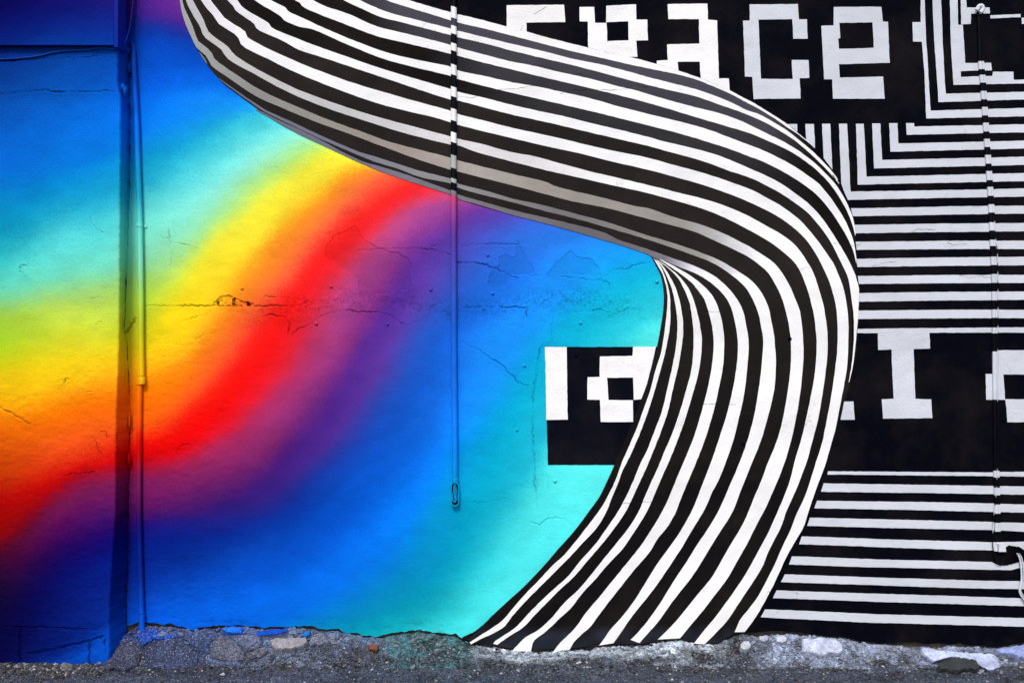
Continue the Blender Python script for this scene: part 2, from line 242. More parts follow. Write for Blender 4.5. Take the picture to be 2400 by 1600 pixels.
 [(700,1850,(70,238,240)),(1020,1530,(74,240,242)),(1120,1440,(76,242,244)),(1180,1370,(80,240,242)),(1240,1290,(80,240,242)),(1300,1200,(86,246,246)),(1350,1120,(94,252,250)),(1410,1040,(94,252,250)),(1500,900,(90,250,250)),(1600,800,(100,255,250))],
]
GX0, GY0, GS = -300, -200, 8
def build_field():
    xs = np.arange(GX0, 1760, GS); ys = np.arange(GY0, 1640, GS)
    X, Y = np.meshgrid(xs, ys); pts = np.stack([X.ravel(), Y.ravel()], 1).astype(np.float32)
    S, C = [], []
    for b in BANDS:
        raw = np.array([(x, y) + c for x, y, c in b], float)
        xy = smooth(raw[:, :2], 70)
        s0 = np.concatenate([[0], np.cumsum(np.linalg.norm(np.diff(raw[:, :2], axis=0), axis=1))]); s0 /= s0[-1]
        cc = np.stack([np.interp(np.linspace(0, 1, 70), s0, raw[:, 2 + k]) for k in range(3)], 1)
        t0 = xy[0] - xy[3]; t0 /= np.linalg.norm(t0); t1 = xy[-1] - xy[-4]; t1 /= np.linalg.norm(t1)
        e = np.linspace(700, 20, 30)[:, None]
        xy = np.vstack([xy[0] + t0 * e, xy, xy[-1] + t1 * e[::-1]])
        cc = np.vstack([np.repeat(cc[:1], 30, 0), cc, np.repeat(cc[-1:], 30, 0)])
        tan = np.gradient(xy, axis=0)
        d2 = ((pts[:, None, :] - xy[None].astype(np.float32)) ** 2).sum(2)
        i = d2.argmin(1)
        v = pts - xy[i]; tn = tan[i]
        sgn = np.sign(tn[:, 0] * v[:, 1] - tn[:, 1] * v[:, 0])
        S.append(np.sqrt(d2[np.arange(len(pts)), i]) * sgn); C.append(cc[i])
    S = np.array(S); C = np.array(C)
    out = C[0].copy()
    for k in range(len(BANDS) - 1):
        m = S[k] >= 0
        f = np.clip(S[k] / (np.abs(S[k]) + np.abs(np.minimum(S[k + 1], 0)) + 1e-6), 0, 1)
        f = np.where(S[k + 1] >= 0, 1.0, f)
        col = C[k] * (1 - f)[:, None] + C[k + 1] * f[:, None]
        out[m] = col[m]
    img = out.reshape(len(ys), len(xs), 3)
    for _ in range(2):
        p = np.pad(img, ((1, 1), (1, 1), (0, 0)), 'edge')
        img = (p[:-2, 1:-1] + p[2:, 1:-1] + p[1:-1, :-2] + p[1:-1, 2:] + 2 * p[1:-1, 1:-1]) / 6
    return img
FIELD = build_field()
def field(px, py):
    px = np.asarray(px, float); py = np.asarray(py, float)
    u = np.clip((px - GX0) / GS, 0, FIELD.shape[1] - 1.001); v = np.clip((py - GY0) / GS, 0, FIELD.shape[0] - 1.001)
    i = u.astype(int); j = v.astype(int); a = (u - i)[..., None]; b = (v - j)[..., None]
    return (FIELD[j, i] * (1 - a) * (1 - b) + FIELD[j, i + 1] * a * (1 - b) + FIELD[j + 1, i] * (1 - a) * b + FIELD[j + 1, i + 1] * a * b)
def rain(px, py): return alb(field(px, py))

# value noise on numpy arrays
_tab = rng.random((256, 256))
def vnoise(x, y):
    xi = np.floor(x).astype(int); yi = np.floor(y).astype(int); a = x - xi; b = y - yi
    a = a * a * (3 - 2 * a); b = b * b * (3 - 2 * b)
    g = lambda i, j: _tab[i & 255, j & 255]
    return (g(xi, yi) * (1 - a) * (1 - b) + g(xi + 1, yi) * a * (1 - b) + g(xi, yi + 1) * (1 - a) * b + g(xi + 1, yi + 1) * a * b) * 2 - 1
def fbm(x, y, o=4):
    s = 0; a = 1.0
    for k in range(o): s = s + a * vnoise(x * 2 ** k + 17 * k, y * 2 ** k + 31 * k); a *= 0.5
    return s
def inside(poly, X, Y):
    r = np.zeros(X.shape, bool); p = np.array(poly)
    for i in range(len(p)):
        (x1, y1), (x2, y2) = p[i], p[(i + 1) % len(p)]
        if y1 == y2: continue
        r ^= ((Y < y1) != (Y < y2)) & (X < (x2 - x1) * (Y - y1) / (y2 - y1) + x1)
    return r
def seg_dist(poly, X, Y):
    """distance in pixels to a polyline, for grid arrays; computed only in its box"""
    p = np.array(poly, float); D = np.full(X.shape, 1e3)
    for i in range(len(p) - 1):
        a, b = p[i], p[i + 1]; lo = np.minimum(a, b) - 14; hi = np.maximum(a, b) + 14
        m = (X > lo[0]) & (X < hi[0]) & (Y > lo[1]) & (Y < hi[1])
        if not m.any(): continue
        x = X[m] - a[0]; y = Y[m] - a[1]; d = b - a; L = (d @ d) + 1e-9
        t = np.clip((x * d[0] + y * d[1]) / L, 0, 1)
        D[m] = np.minimum(D[m], np.hypot(x - t * d[0], y - t * d[1]))
    return D
def jag(poly, step=7, amp=2.2):
    """subdivide a crack and make it wander"""
    out = []
    p = np.array(poly, float)
    for i in range(len(p) - 1):
        a, b = p[i], p[i + 1]; n = max(1, int(np.linalg.norm(b - a) / step)); d = (b - a); nn = np.array([-d[1], d[0]]) / (np.linalg.norm(d) + 1e-9)
        for k in range(n):
            out.append(a + d * k / n + (nn * random.uniform(-amp, amp) if k else 0))
    out.append(p[-1]); return out

# ------------------------------------------------------------------ ground
BOT = [(290,1470),(330,1456),(345,1458),(400,1462),(430,1468),(450,1475),(480,1468),(520,1463),(560,1463),(600,1467),(625,1470),(676,1467),(733,1468),(745,1472),(794,1474),(804,1481),(837,1482),(850,1488),(881,1490),(931,1482),(965,1477),(1008,1478),(1050,1484),(1072,1487),(1092,1503),(1130,1510),(1200,1520),(1250,1523),(1340,1520),(1404,1512),(1450,1509),(1506,1509),(1560,1500),(1595,1494),(1634,1509),(1685,1506),(1710,1492),(1722,1481),(1800,1478),(1876,1482),(1979,1491),(2030,1503),(2106,1507),(2183,1506),(2285,1510),(2336,1515),(2400,1503),(2900,1500)]
BX = np.array([b[0] for b in BOT], float); BY = np.array([b[1] for b in BOT], float)
def bottom(px): return np.interp(px, BX, BY)
STREET = -0.125
def ground_z(X, Y):
    """height of the rubble slope against the wall; t = distance out from the wall"""
    X = np.asarray(X, float); t = np.maximum(-np.asarray(Y, float), 0)
    px = X / M + 1200
    zb = CAM_Z - (bottom(px) + 9 - 800) * M
    zb = zb - 0.016 * np.clip(np.sin(X * 7.0 + 0.6) + 0.4 * np.sin(X * 17.0), 0, 1) * np.clip((px - 1720) / 80, 0, 1)
    zb = zb * 0.75 + 0.25 * (CAM_Z - (np.interp(px, BX[::3], BY[::3]) + 12 - 800) * M)
    w = 0.16 + 0.05 * np.sin(X * 2.1 + 1.0) + 0.03 * np.sin(X * 5.3)
    s = np.clip(t / w, 0, 1); s = s * s * (3 - 2 * s)
    z = zb * (1 - s) + STREET * s
    k = np.clip((X + 2.00) / 0.27, 0, 1); k = k * k * (3 - 2 * k)
    z = z * k + (-0.108 - 0.017 * np.clip((t - 0.12) / 0.2, 0, 1)) * (1 - k)
    return z
_SS = np.linspace(0.86, 1.03, 500)
def ground_hit(px, py, up=0.0):
    """where the sight line through photo pixel (px, py) meets the ground slope"""
    o = np.array(cam.location); d = np.array(P(px, py)) - o
    q = o[None] + d[None] * _SS[:, None]
    k = np.argmax(q[:, 2] - up <= ground_z(q[:, 0], q[:, 1]))
    return Vector((q[k, 0], q[k, 1], float(ground_z(q[k, 0], q[k, 1]))))
def overspray(px, Y, c):
    """paint that drifted on to the ground in front of the wall: c = bare colour array"""
    t = -Y
    n = fbm(px * 0.02, t * 30 + 5, 4) * 0.5 + 0.5
    g = np.clip(0.55 + 1.1 * fbm(px * 0.11, t * 60 + 9, 3), 0, 1)
    def lay(c, x0, x1, reach, col, k):
        f = np.clip((px - x0) / 50, 0, 1) * np.clip((x1 - px) / 50, 0, 1) * np.clip(1.15 - t / reach + (n - 0.5) * 1.1, 0, 1) * k
        f = (np.clip(f * 1.2, 0, 1) * (0.35 + 0.65 * g))[..., None]
        return c * (1 - f) + lin(col) * f * 0.62
    c = lay(c, 230, 640, 0.09, (20, 80, 200), 0.62)
    c = lay(c, 330, 960, 0.13, (125, 142, 175), 0.55)
    c = lay(c, 560, 900, 0.06, (90, 140, 200), 0.4)
    c = lay(c, 880, 1120, 0.15, (70, 160, 165), 0.5)
    c = lay(c, 1100, 1720, 0.10, (215, 230, 245), 1.0)
    c = lay(c, 1740, 2150, 0.15, (190, 205, 235), 0.75)
    c = lay(c, 2100, 2900, 0.11, (190, 205, 238), 0.75)
    return c
ASPH = np.array([0.040, 0.049, 0.072])
def make_ground():
    xs = np.concatenate([np.arange(-6.0, -3.0, 0.05), np.arange(-3.0, 3.0, 0.0065), np.arange(3.0, 6.0, 0.05)]); ts = np.concatenate([np.arange(-0.05, 0.36, 0.005), np.arange(0.36, 2.6, 0.04)])
    X, Tt = np.meshgrid(xs, ts); Y = -Tt
    z = ground_z(X, Y)
    px = X / M + 1200
    slope = np.clip(1 - Tt / 0.2, 0, 1)
    z = z + fbm(X * 18, Y * 18, 4) * (0.002 + 0.006 * slope) + vnoise(X * 95, Y * 95) * 0.0025 + np.abs(vnoise(X * 48 + 3, Y * 48)) * (0.001 + 0.010 * slope)
    z = z - 0.022 * np.clip((Tt - 1.0) / 1.5, 0, 1)
    # cracked old asphalt in the left corner and short cracks further along
    for c in CRACKS_G: 
        d = seg_dist(c, px, Tt * 500); z -= 0.014 * np.clip(1 - d / 4.0, 0, 1)
    c = np.broadcast_to(ASPH, X.shape + (3,)).copy()
    big = (fbm(X * 3, Y * 9, 3) * 0.5 + 0.5)[..., None]
    c = c * (0.75 + 0.55 * big)
    brown = np.clip(fbm(X * 6 + 9, Y * 14, 4) - 0.15, 0, 1)[..., None] * slope[..., None]
    c = c * (1 - 0.6 * brown) + np.array([0.055, 0.045, 0.036]) * 0.6 * brown
    c = overspray(px, Y, c)
    n, m = X.shape
    v = np.stack([X, Y, z], -1).reshape(-1, 3)
    idx = np.arange(n * m).reshape(n, m)
    f = np.stack([idx[:-1, :-1], idx[1:, :-1], idx[1:, 1:], idx[:-1, 1:]], -1).reshape(-1, 4)
    o = obj('ground', v, f.tolist(), MAT_ASPH, colors=c.reshape(-1, 3), smoothed=True); o['kind'] = 'structure'
    s = 90.0; zz = STREET - 0.012
    o2 = obj('street', [(-s, -s, zz), (s, -s, zz), (s, s, zz), (-s, s, zz)], [(0, 1, 2, 3)], MAT_ASPH, colors=np.tile(ASPH, (4, 1))); o2['kind'] = 'structure'
CRACKS_G = [jag([(300,10),(340,20),(360,45)],6,2), jag([(345,30),(400,25),(455,35),(520,20)],6,2), jag([(330,55),(335,95)],6,2), jag([(440,10),(470,40),(490,70)],6,2),
            jag([(1170,15),(1260,25),(1330,18)],6,2), jag([(1960,15),(2010,45)],6,2), jag([(1690,12),(1760,30)],6,2)]
make_ground()

# ------------------------------------------------------------------ main wall: plaster with relief
TOPY = -150
wall = empty('mural_wall', (0, 0, -0.06), 'tall plastered wall painted with a rainbow and black and white stripes', 'wall')

CRACKS = [
 (T(1,1,(935,735),(1150,722),(1450,712),(1600,725),(1700,750),(1785,770)), 1.0),
 (T(1,1,(1850,850),(2000,845),(2080,855),(2200,895),(2300,950),(2400,985)), 1.1),
 (T(1,1,(1600,712),(1700,670)), 0.6), (T(1,1,(1880,700),(2000,675),(2200,670),(2400,680)), 0.6),
 (T(1,0,(1325,1250),(1345,1243),(1600,1241),(1860,1240),(2000,1240),(2352,1246)) + T(1,1,(150,1240),(290,1245),(400,1240),(460,1215)), 1.4),
 (T(1,1,(80,1155),(250,1160),(430,1190),(520,1220)), 0.8), (T(1,1,(0,1370),(60,1330),(150,1320),(260,1350),(310,1400),(300,1500)), 0.9),
 (T(1,1,(330,1510),(420,1440),(520,1400),(600,1330),(720,1300),(850,1280),(950,1300),(1100,1300),(1200,1310),(1300,1370),(1370,1420),(1480,1390),(1470,1330)), 0.9),
 (T(1,1,(1860,1262),(2100,1250),(2352,1255)) + T(1,2,(0,1255),(130,1255),(140,1340)), 0.9),
 (T(1,2,(150,960),(320,965),(480,970),(700,1000),(860,1015),(900,1050)), 0.8), (T(1,2,(850,970),(930,905),(1050,905),(1150,860),(1270,840)), 0.7),
 (T(1,2,(620,950),(720,970),(830,1000)), 0.6),
 (T(1,2,(390,1290),(360,1450),(370,1568)) + T(2,2,(260,60),(240,180),(200,380),(190,700),(190,950),(215,1100),(205,1300),(235,1520)), 0.8),
 (T(1,2,(380,1310),(450,1275),(620,1300),(700,1290),(800,1275),(950,1325),(1080,1260)), 0.7),
 (T(2,1,(1900,0),(1950,40),(2050,80),(2180,170),(2250,210),(2352,310)) + T(2,2,(60,380),(150,410)), 0.8),
 (T(1,0,(1265,1350),(1220,1440),(1170,1510)), 2.2), (T(1,0,(1650,1390),(1750,1360),(1900,1320),(1960,1290)), 0.6),
 (T(1,0,(1780,1560),(1900,1500),(2050,1460)), 0.6), (T(1,0,(1470,590),(1500,620),(1555,620),(1550,520),(1560,650),(1565,720),(1580,780),(1560,880)), 0.7),
 (T(1,0,(1600,660),(1700,680),(1820,715)), 0.5), (T(1,0,(1585,455),(1600,580)), 0.5), (T(1,1,(200,1080),(250,1140)), 0.7), (T(1,1,(420,975),(450,1040),(490,1130)), 0.7),
 (T(2,1,(1880,1480),(2100,1480),(2300,1440)), 0.5), (T(3,2,(170,90),(260,120),(310,70),(400,45),(500,70),(560,110)), 0.6),
 (T(0,0,(1400,1270),(1440,1230),(1500,1270),(1520,1400),(1560,1500)), 0.4), (T(2,0,(1700,460),(1760,360),(1770,300)), 0.5),
 (T(2,0,(1620,1010),(1660,960),(1740,940)), 0.7),
]
PATCH = [
 (T(1,1,(905,505),(715,605),(640,700),(635,760),(670,830),(740,840),(800,915),(860,940),(940,1000),(955,1130),(970,1160),(1100,1130),(1180,1130),(1260,1090),(1400,1100),(1430,1060),(1410,950),(1430,860),(1400,800),(1320,760),(1150,715),(1090,690),(1000,630),(950,560)), 0.0016),
 (T(1,1,(2230,790),(2290,765),(2352,800)) + T(1,2,(0,800),(40,770),(50,645),(110,740),(150,830),(210,900),(200,950),(0,960)) + T(1,1,(2300,1060),(2200,1080),(2140,1050),(2150,960),(2200,890),(2240,860)), 0.0016),
 (T(1,2,(540,730),(600,790),(740,815),(790,880),(820,980),(700,960),(580,950),(320,960),(400,850),(470,790)), 0.0014),
 (T(2,2,(250,170),(330,200),(330,1350),(230,1400),(200,1000),(195,500)), 0.0008),
 (T(1,0,(1960,1210),(2020,1160),(2100,1140),(2190,1180),(2260,1210),(2330,1215),(2340,1242),(1970,1240)), 0.006),
 (T(1,0,(1990,1205),(2005,1200),(2010,1240),(1995,1240)), 0.012), (T(1,0,(2135,1180),(2155,1170),(2160,1240),(2130,1240)), 0.014), (T(1,0,(2270,1200),(2290,1205),(2300,1240),(2262,1240)), 0.014),
]
def relief(X, Y, cracks, patches, cx=1.0):
    h = np.zeros(X.shape); dirt_shade = np.zeros(X.shape)
    h += fbm(X * 0.004, Y * 0.005, 2) * 0.0016
    band = np.clip(1 - np.abs(Y - 715 - 14 * np.sin(X * 0.013)) / 46, 0, 1) * np.clip((X - 480) / 200, 0, 1) * np.clip((1560 - X) / 100, 0, 1)
    h += band * fbm(X * 0.09, Y * 0.09, 3) * 0.0016
    dirt_shade = np.maximum(dirt_shade, band * (np.clip((fbm(X * 0.34, Y * 0.34 + 3, 3) - 0.25) * 1.3, 0, 0.42) + 0.10 * np.clip(0.4 + fbm(X * 0.02, Y * 0.03, 3), 0, 1)))
    low = np.clip((Y - 830 + 0.25 * X) / 120, 0, 1) * np.clip((650 - X) / 200, 0, 1)
    h += low * fbm(X * 0.07, Y * 0.11, 3) * 0.0009
    for poly, dep in patches:
        j = jag(list(poly) + [poly[0]], 6, 1.5)
        m = inside(j, X, Y); h[m] -= dep * (1 + 0.5 * fbm(X[m] * 0.15, Y[m] * 0.15, 3)) if dep > 0.003 else dep
        if 0.001 < dep < 0.003: dirt_shade[m] = np.maximum(dirt_shade[m], 0.14 + 0.05 * fbm(X[m] * 0.02, Y[m] * 0.02, 3))
        d = seg_dist(j, X, Y)
        h += 0.0003 * np.clip(1 - d / 5.0, 0, 1) * (~m)
        dirt_shade = np.maximum(dirt_shade, 0.34 * np.clip(1 - d / 2.0, 0, 1) * np.clip(0.6 + fbm(X * 0.02, Y * 0.02 + 8, 3), 0, 1))
        if dep > 0.01: dirt_shade[m] = np.maximum(dirt_shade[m], 0.7)
    vary = np.clip(0.75 + 0.9 * fbm(X * 0.03 + 4, Y * 0.03, 3), 0.45, 1.5)
    for poly, w in cracks:
        d = seg_dist(jag(poly, 5, 2.2), X, Y)
        w = w * vary
        f = np.clip(1 - d / (1.1 * w + 0.9), 0, 1)
        h -= 0.0032 * f * np.minimum(w, 1.5)
        h += 0.0003 * np.clip(1 - np.abs(d - 5) / 4, 0, 1) * w
        dirt_shade = np.maximum(dirt_shade, f * np.minimum(0.62 * w, 0.85))  # groove shade put into the crack colour, along with dirt
    return h, dirt_shade
def grid_wall(name, xs, ytop, ybot, rows, d0, cracks, patches, parent, flat_from=None, colour=rain):
    v = np.linspace(0, 1, rows)[:, None]
    X = np.broadcast_to(xs[None, :], (rows, len(xs))).copy()
    Yb = np.asarray(ybot(xs)) if callable(ybot) else np.full(len(xs), ybot)
    Y = ytop + v * (Yb[None, :] - ytop)
    h, dirt_shade = relief(X, Y, cracks, patches)
    if flat_from is not None:
        k = np.clip(flat_from(X, Y), 0, 1); h = h * k - 0.0012 * (1 - k)
    c = colour(X + rng.normal(0, 4.5, X.shape) + 4 * fbm(X * .016, Y * .016, 3), Y + rng.normal(0, 4.5, X.shape) + 4 * fbm(X * .016 + 9, Y * .016, 3))
    foot = np.clip((Y - (Yb[None, :] - 34)) / 30, 0, 1) * np.clip((fbm(X * 0.05, Y * 0.11 + 5, 4) - 0.15) * 1.5, 0, 1); dirt_shade = np.maximum(dirt_shade, 0.42 * foot)
    if flat_from is not None:
        ib = ((inside(black_loop, X, Y) | inside(black_loop, X, Y - 7)) & (Y > 1440) & (X > 1098))[..., None]; c = np.where(ib, BLACK, c)
        X = X + (np.interp(Y, [b[0] for b in BXP], [b[1] for b in BXP]) + fbm(Y * 0.07, Y * 0 + 1, 4) * 1.1 - 302) * np.clip((340 - X) / 38, 0, 1)
    mott = (fbm(X * 0.012, Y * 0.02, 4) * 0.05 + 1)[..., None]
    c = c * mott * (1 - 0.80 * dirt_shade)[..., None]
    D = d0 + h
    k = (CAM_D - d0) / CAM_D
    V = np.stack([(X - 1200) * M * k, -D, CAM_Z - (Y - 800) * M * k], -1).reshape(-1, 3)
    n, m = X.shape; idx = np.arange(n * m).reshape(n, m)
    F = np.stack([idx[:-1, :-1], idx[1:, :-1], idx[1:, 1:], idx[:-1, 1:]], -1).reshape(-1, 4).tolist()
    # return the broken lower edge and the two sides back into the wall
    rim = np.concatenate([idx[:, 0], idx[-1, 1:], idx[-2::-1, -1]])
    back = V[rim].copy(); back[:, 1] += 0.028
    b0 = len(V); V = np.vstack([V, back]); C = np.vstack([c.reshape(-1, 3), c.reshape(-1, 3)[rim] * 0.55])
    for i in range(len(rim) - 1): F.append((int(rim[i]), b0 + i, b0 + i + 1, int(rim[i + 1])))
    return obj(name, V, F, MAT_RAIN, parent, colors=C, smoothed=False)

BXP = [(-200,305),(230,305),(400,305),(580,299),(720,294),(780,291),(800,298),(900,303),(980,306),(1200,301),(1350,301),(1400,297),(1560,296)]
def rib_mask(X, Y):          # 1 in the rainbow, 0 under the black and white paint
    out = 1.0 - inside(black_loop, X, Y)
    for lp in (outl[::2], BLOCK + BLOCK[:1]):
        out *= np.clip(seg_dist(lp, X, Y) / 12.0, 0, 1)
    return out * ~inside(BLOCK, X, Y)
BLOCK = T(2,2,(302,48),(1335,48),(1250,400),(1040,900),(950,1133),(330,1133))
xs = np.concatenate([np.arange(302, 1600, 2.25), np.arange(1600, 2900, 26.0)])
bot_j = {}
def bot_rough(x): return bottom(x) + fbm(x * 0.06, x * 0 + 3.3, 3) * 3.0
# what shows below and behind the broken plaster
pts = []; 
fx = np.linspace(240, 2900, 260)
V = []; F = []
for i, x in enumerate(fx):
    for j, (yy, dd) in enumerate(((TOPY, -0.03), (1440, -0.03), (1480, -0.028), (1540, -0.018))):
        q = P(x, yy); V.append((q.x, -dd + random.uniform(-.004, .004) * (j > 0), q.z))
for i in range(len(fx) - 1):
    for j in range(3): a = i * 4 + j; F.append((a, a + 1, a + 5, a + 4))
obj('masonry_core', V, F, MAT_ROUGH, wall)

# ------------------------------------------------------------------ painted black and white shapes: thin coats of paint on the plaster
def rough_loop(loop, step=9, amp=0.4):
    out = []; p = [np.array(q, float) for q in loop]
    for i in range(len(p)):
        a, b = p[i], p[(i + 1) % len(p)]; L = np.linalg.norm(b - a)
        if L < 1e-6: continue
        n = max(1, int(L / step)); d = b - a; nn = np.array([-d[1], d[0]]) / L
        off = random.uniform(-.4, .4)
        for k in range(n):
            w = 0 if k == 0 else (off + random.uniform(-amp, amp)) * (1 if min(k, n - k) > 1 else 0.5)
            out.append(tuple(a + d * k / n + nn * w))
    return out
def coat(name, loops, d, mat, col, parent=wall, rough=True, label=None):
    loops = [rough_loop(l) if rough else list(l) for l in loops]
    vv = [P(x, y, d) for l in loops for x, y in l]
    tris = tessellate_polygon([[P(x, y, d) for x, y in l] for l in loops])
    F = []
    for t in tris:
        a, b, c = (vv[i] for i in t)
        nrm = (b - a).cross(c - a)
        if nrm.length < 1e-12: continue
        F.append(tuple(t) if nrm.y < 0 else (t[0], t[2], t[1]))
    c = np.tile(col, (len(vv), 1)) if np.ndim(col) == 1 else col
    return obj(name, vv, F, mat, parent, colors=c, label=label)
WHITE = np.array([0.80, 0.80, 0.80]); DIMW = np.array([0.55, 0.58, 0.635]); BLACK = np.array([0.0016, 0.0020, 0.0048]); RIBK = np.array([0.0080, 0.0066, 0.0062])  # right-hand white: vignette dimming put into its colour
def loft(name, A, B, d, mat, colfn, parent=wall, n=150, label=None):
    a = smooth(A, n); b = smooth(B, n)
    a += rng.normal(0, 0.18, a.shape); b += rng.normal(0, 0.18, b.shape)
    vv = []; cc = []
    for i in range(n):
        for t in (0.0, 0.5, 1.0):
            q = a[i] * (1 - t) + b[i] * t; vv.append(P(q[0], q[1], d)); cc.append(colfn(q[0], q[1], i / (n - 1)))
    F = []
    for i in range(n - 1):
        for j in range(2):
            k = i * 3 + j; f = (k, k + 1, k + 4, k + 3)
            p, q, r = vv[f[0]], vv[f[1]], vv[f[2]]; p4 = vv[f[3]]
            nrm = (r - p).cross(p4 - q)
            F.append(f if nrm.y < 0 else f[::-1])
    return obj(name, vv, F, mat, parent, colors=np.array(cc), label=label)

Z1 = lambda *p: Zm(400, 0, 7.84, *p)      # enlarged corner readings
Z2 = lambda *p: Zm(1780, 230, 7.84, *p)
Z3 = lambda *p: Zm(1450, 560, 7.84, *p)
def up(pts, dy=-150):    # carry a stripe on above the frame
    (x0, y0), (x1, y1) = pts[0], pts[1]
    return [(x0 + (x1 - x0) * (TOPY - y0) / max(y1 - y0, 3) * 0.8, TOPY)] + pts

U, L = {}, {}
U[1] = up(T(0,1,(1400,0),(1560,50),(1790,115),(1860,135),(2000,165),(2300,245)) + T(0,2,(130,290),(250,325),(400,365),(700,440),(860,480),(1080,525),(1170,545),(1330,590),(1530,650),(1735,720),(1850,765),(2000,830),(2110,890),(2220,945)) + Z2((0,155),(250,310),(510,480),(680,620),(860,770),(1020,920)))
L[1] = up(T(0,1,(1190,0),(1400,70),(1600,130),(1790,190),(1860,210),(2100,265)) + T(0,2,(0,330),(250,395),(500,460),(760,520),(1000,575),(1300,640),(1520,685),(1700,735),(1850,795),(2000,860),(2150,940)) + Z2((0,205),(300,390),(500,530),(700,660),(860,785),(1015,922)))
U[2] = up(T(0,1,(950,0),(1100,70),(1250,125),(1500,190),(1790,265),(1860,285)) + T(0,2,(0,405),(300,475),(550,540),(800,590),(1000,640),(1200,695),(1450,760),(1650,810),(1850,875),(2000,935),(2150,1010)) + Z2((0,300),(250,440),(500,590),(750,790),(1000,1000),(1200,1200),(1350,1370),(1450,1530)) + T(1,3,(600,40),(655,115)))
L[2] = up(T(0,1,(800,0),(900,50),(1000,95),(1150,160),(1350,210),(1600,275),(1790,325),(1860,345),(2100,400)) + T(0,2,(0,468),(300,540),(600,610),(900,690),(1200,770),(1450,830),(1700,890),(1900,960),(2100,1030)) + Z2((0,400),(250,530),(500,680),(700,820),(1000,1080),(1250,1330),(1400,1500)) + T(1,3,(590,45),(650,118)))
U[3] = up(T(0,1,(520,0),(640,60),(850,130),(1100,240),(1380,310),(1600,365),(1790,415),(1860,440)) + T(0,2,(0,568),(200,605),(400,655),(700,720),(1000,800),(1130,830),(1400,910),(1700,990),(1900,1040),(2100,1110)) + Z2((0,585),(300,730),(550,860),(750,990),(1000,1180),(1200,1370),(1385,1568)) + T(1,3,(665,190),(710,270),(750,350),(780,430),(800,520),(806,590)))
L[3] = up(T(0,1,(350,0),(400,25),(430,65),(600,140),(820,225),(1100,330),(1300,380),(1600,450),(1790,497),(1860,515),(2100,580)) + T(0,2,(0,640),(200,690),(500,760),(750,820),(1000,880),(1300,960),(1600,1050),(1800,1110),(2000,1170),(2200,1230)) + Z2((0,720),(300,850),(550,970),(800,1130),(1000,1280),(1150,1420),(1290,1568)) + T(1,3,(620,190),(670,270),(715,350),(755,440),(785,530),(803,600)))
U[4] = up(Z1((1830,0),(2000,85),(2120,150),(2170,220),(2352,300)) + T(0,1,(600,247),(840,350),(1190,480),(1480,550),(1790,615),(1860,650),(2100,700)) + T(0,2,(0,757),(200,790),(480,850),(700,900),(1000,985),(1300,1060),(1550,1120),(1800,1190),(2000,1265),(2200,1340)) + Z2((0,930),(400,1120),(700,1290),(900,1430),(1085,1568)) + T(1,3,(520,180),(590,270),(650,360),(710,460),(755,560),(790,660),(812,800)))
L[4] = up(Z1((1535,0),(1700,110),(2020,300),(2080,375),(2352,490)) + T(0,1,(530,275),(850,415),(1180,545),(1500,630),(1790,700),(1860,730)) + T(0,2,(0,855),(200,900),(500,970),(800,1040),(1000,1090),(1300,1165),(1550,1230),(1800,1305),(2000,1370),(2200,1445)) + Z2((0,1140),(300,1280),(550,1420),(780,1568)) + T(1,3,(430,205),(520,300),(590,390),(650,480),(705,570),(750,660),(790,760),(813,860)))
U[5] = up(Z1((1215,0),(1265,60),(1280,95),(1400,190),(1600,310),(1800,430),(1855,510),(2000,580),(2200,660)) + T(0,1,(400,365),(600,440),(900,545),(1180,640),(1500,735),(1790,820),(1860,845),(2100,900)) + T(0,2,(0,965),(200,1010),(500,1075),(800,1150),(1100,1220),(1400,1300),(1700,1372),(1900,1430),(2100,1510)) + T(1,2,(2230,0)) + T(1,3,(0,55),(130,125),(280,230),(400,330),(500,440),(590,570),(670,700),(730,800),(770,880),(800,950),(820,1020),(835,1080),(833,1200),(828,1350),(815,1480),(807,1568)) + T(2,3,(800,80),(780,220),(745,375)))
L[5] = up(Z1((1035,0),(1170,140),(1190,195),(1350,310),(1520,430),(1590,540),(1800,640),(2050,750)) + T(0,1,(400,462),(600,525),(900,625),(1180,718),(1500,825),(1790,918),(1860,925),(2100,990)) + T(0,2,(0,1055),(300,1120),(600,1190),(900,1260),(1200,1330),(1500,1410),(1750,1480)) + T(1,2,(1990,0),(2200,70)) + T(1,3,(0,145),(120,210),(240,290),(370,390),(450,480),(520,570),(590,680),(650,800),(700,900),(735,980),(755,1080),(770,1200),(785,1300),(790,1450),(788,1568)) + T(2,3,(782,80),(768,220),(742,375)))
U[6] = up(Z1((730,0),(830,130),(920,240),(950,300),(1150,440),(1360,575),(1405,680),(1600,800),(1900,950)) + T(0,1,(200,490),(400,580),(700,695),(900,765),(1200,855),(1500,940),(1790,1020),(1860,1050),(2100,1110)) + T(0,2,(0,1175),(300,1240),(600,1310),(900,1380),(1250,1450),(1500,1520)) + T(1,2,(1680,0),(1850,50),(2050,120),(2200,175)) + T(1,3,(0,255),(100,310),(200,380),(300,460),(390,560),(470,660),(540,760),(600,850),(650,960),(690,1060),(715,1180),(735,1320),(740,1450)) + T(2,3,(738,0),(730,200),(700,400),(660,600),(620,800),(570,980),(530,1120),(470,1280),(420,1420)) + T(3,3,(370,0),(330,130),(265,240),(180,390),(100,560),(40,690)) + T(3,2,(2352,760),(2300,860),(2240,960),(2140,1098)))
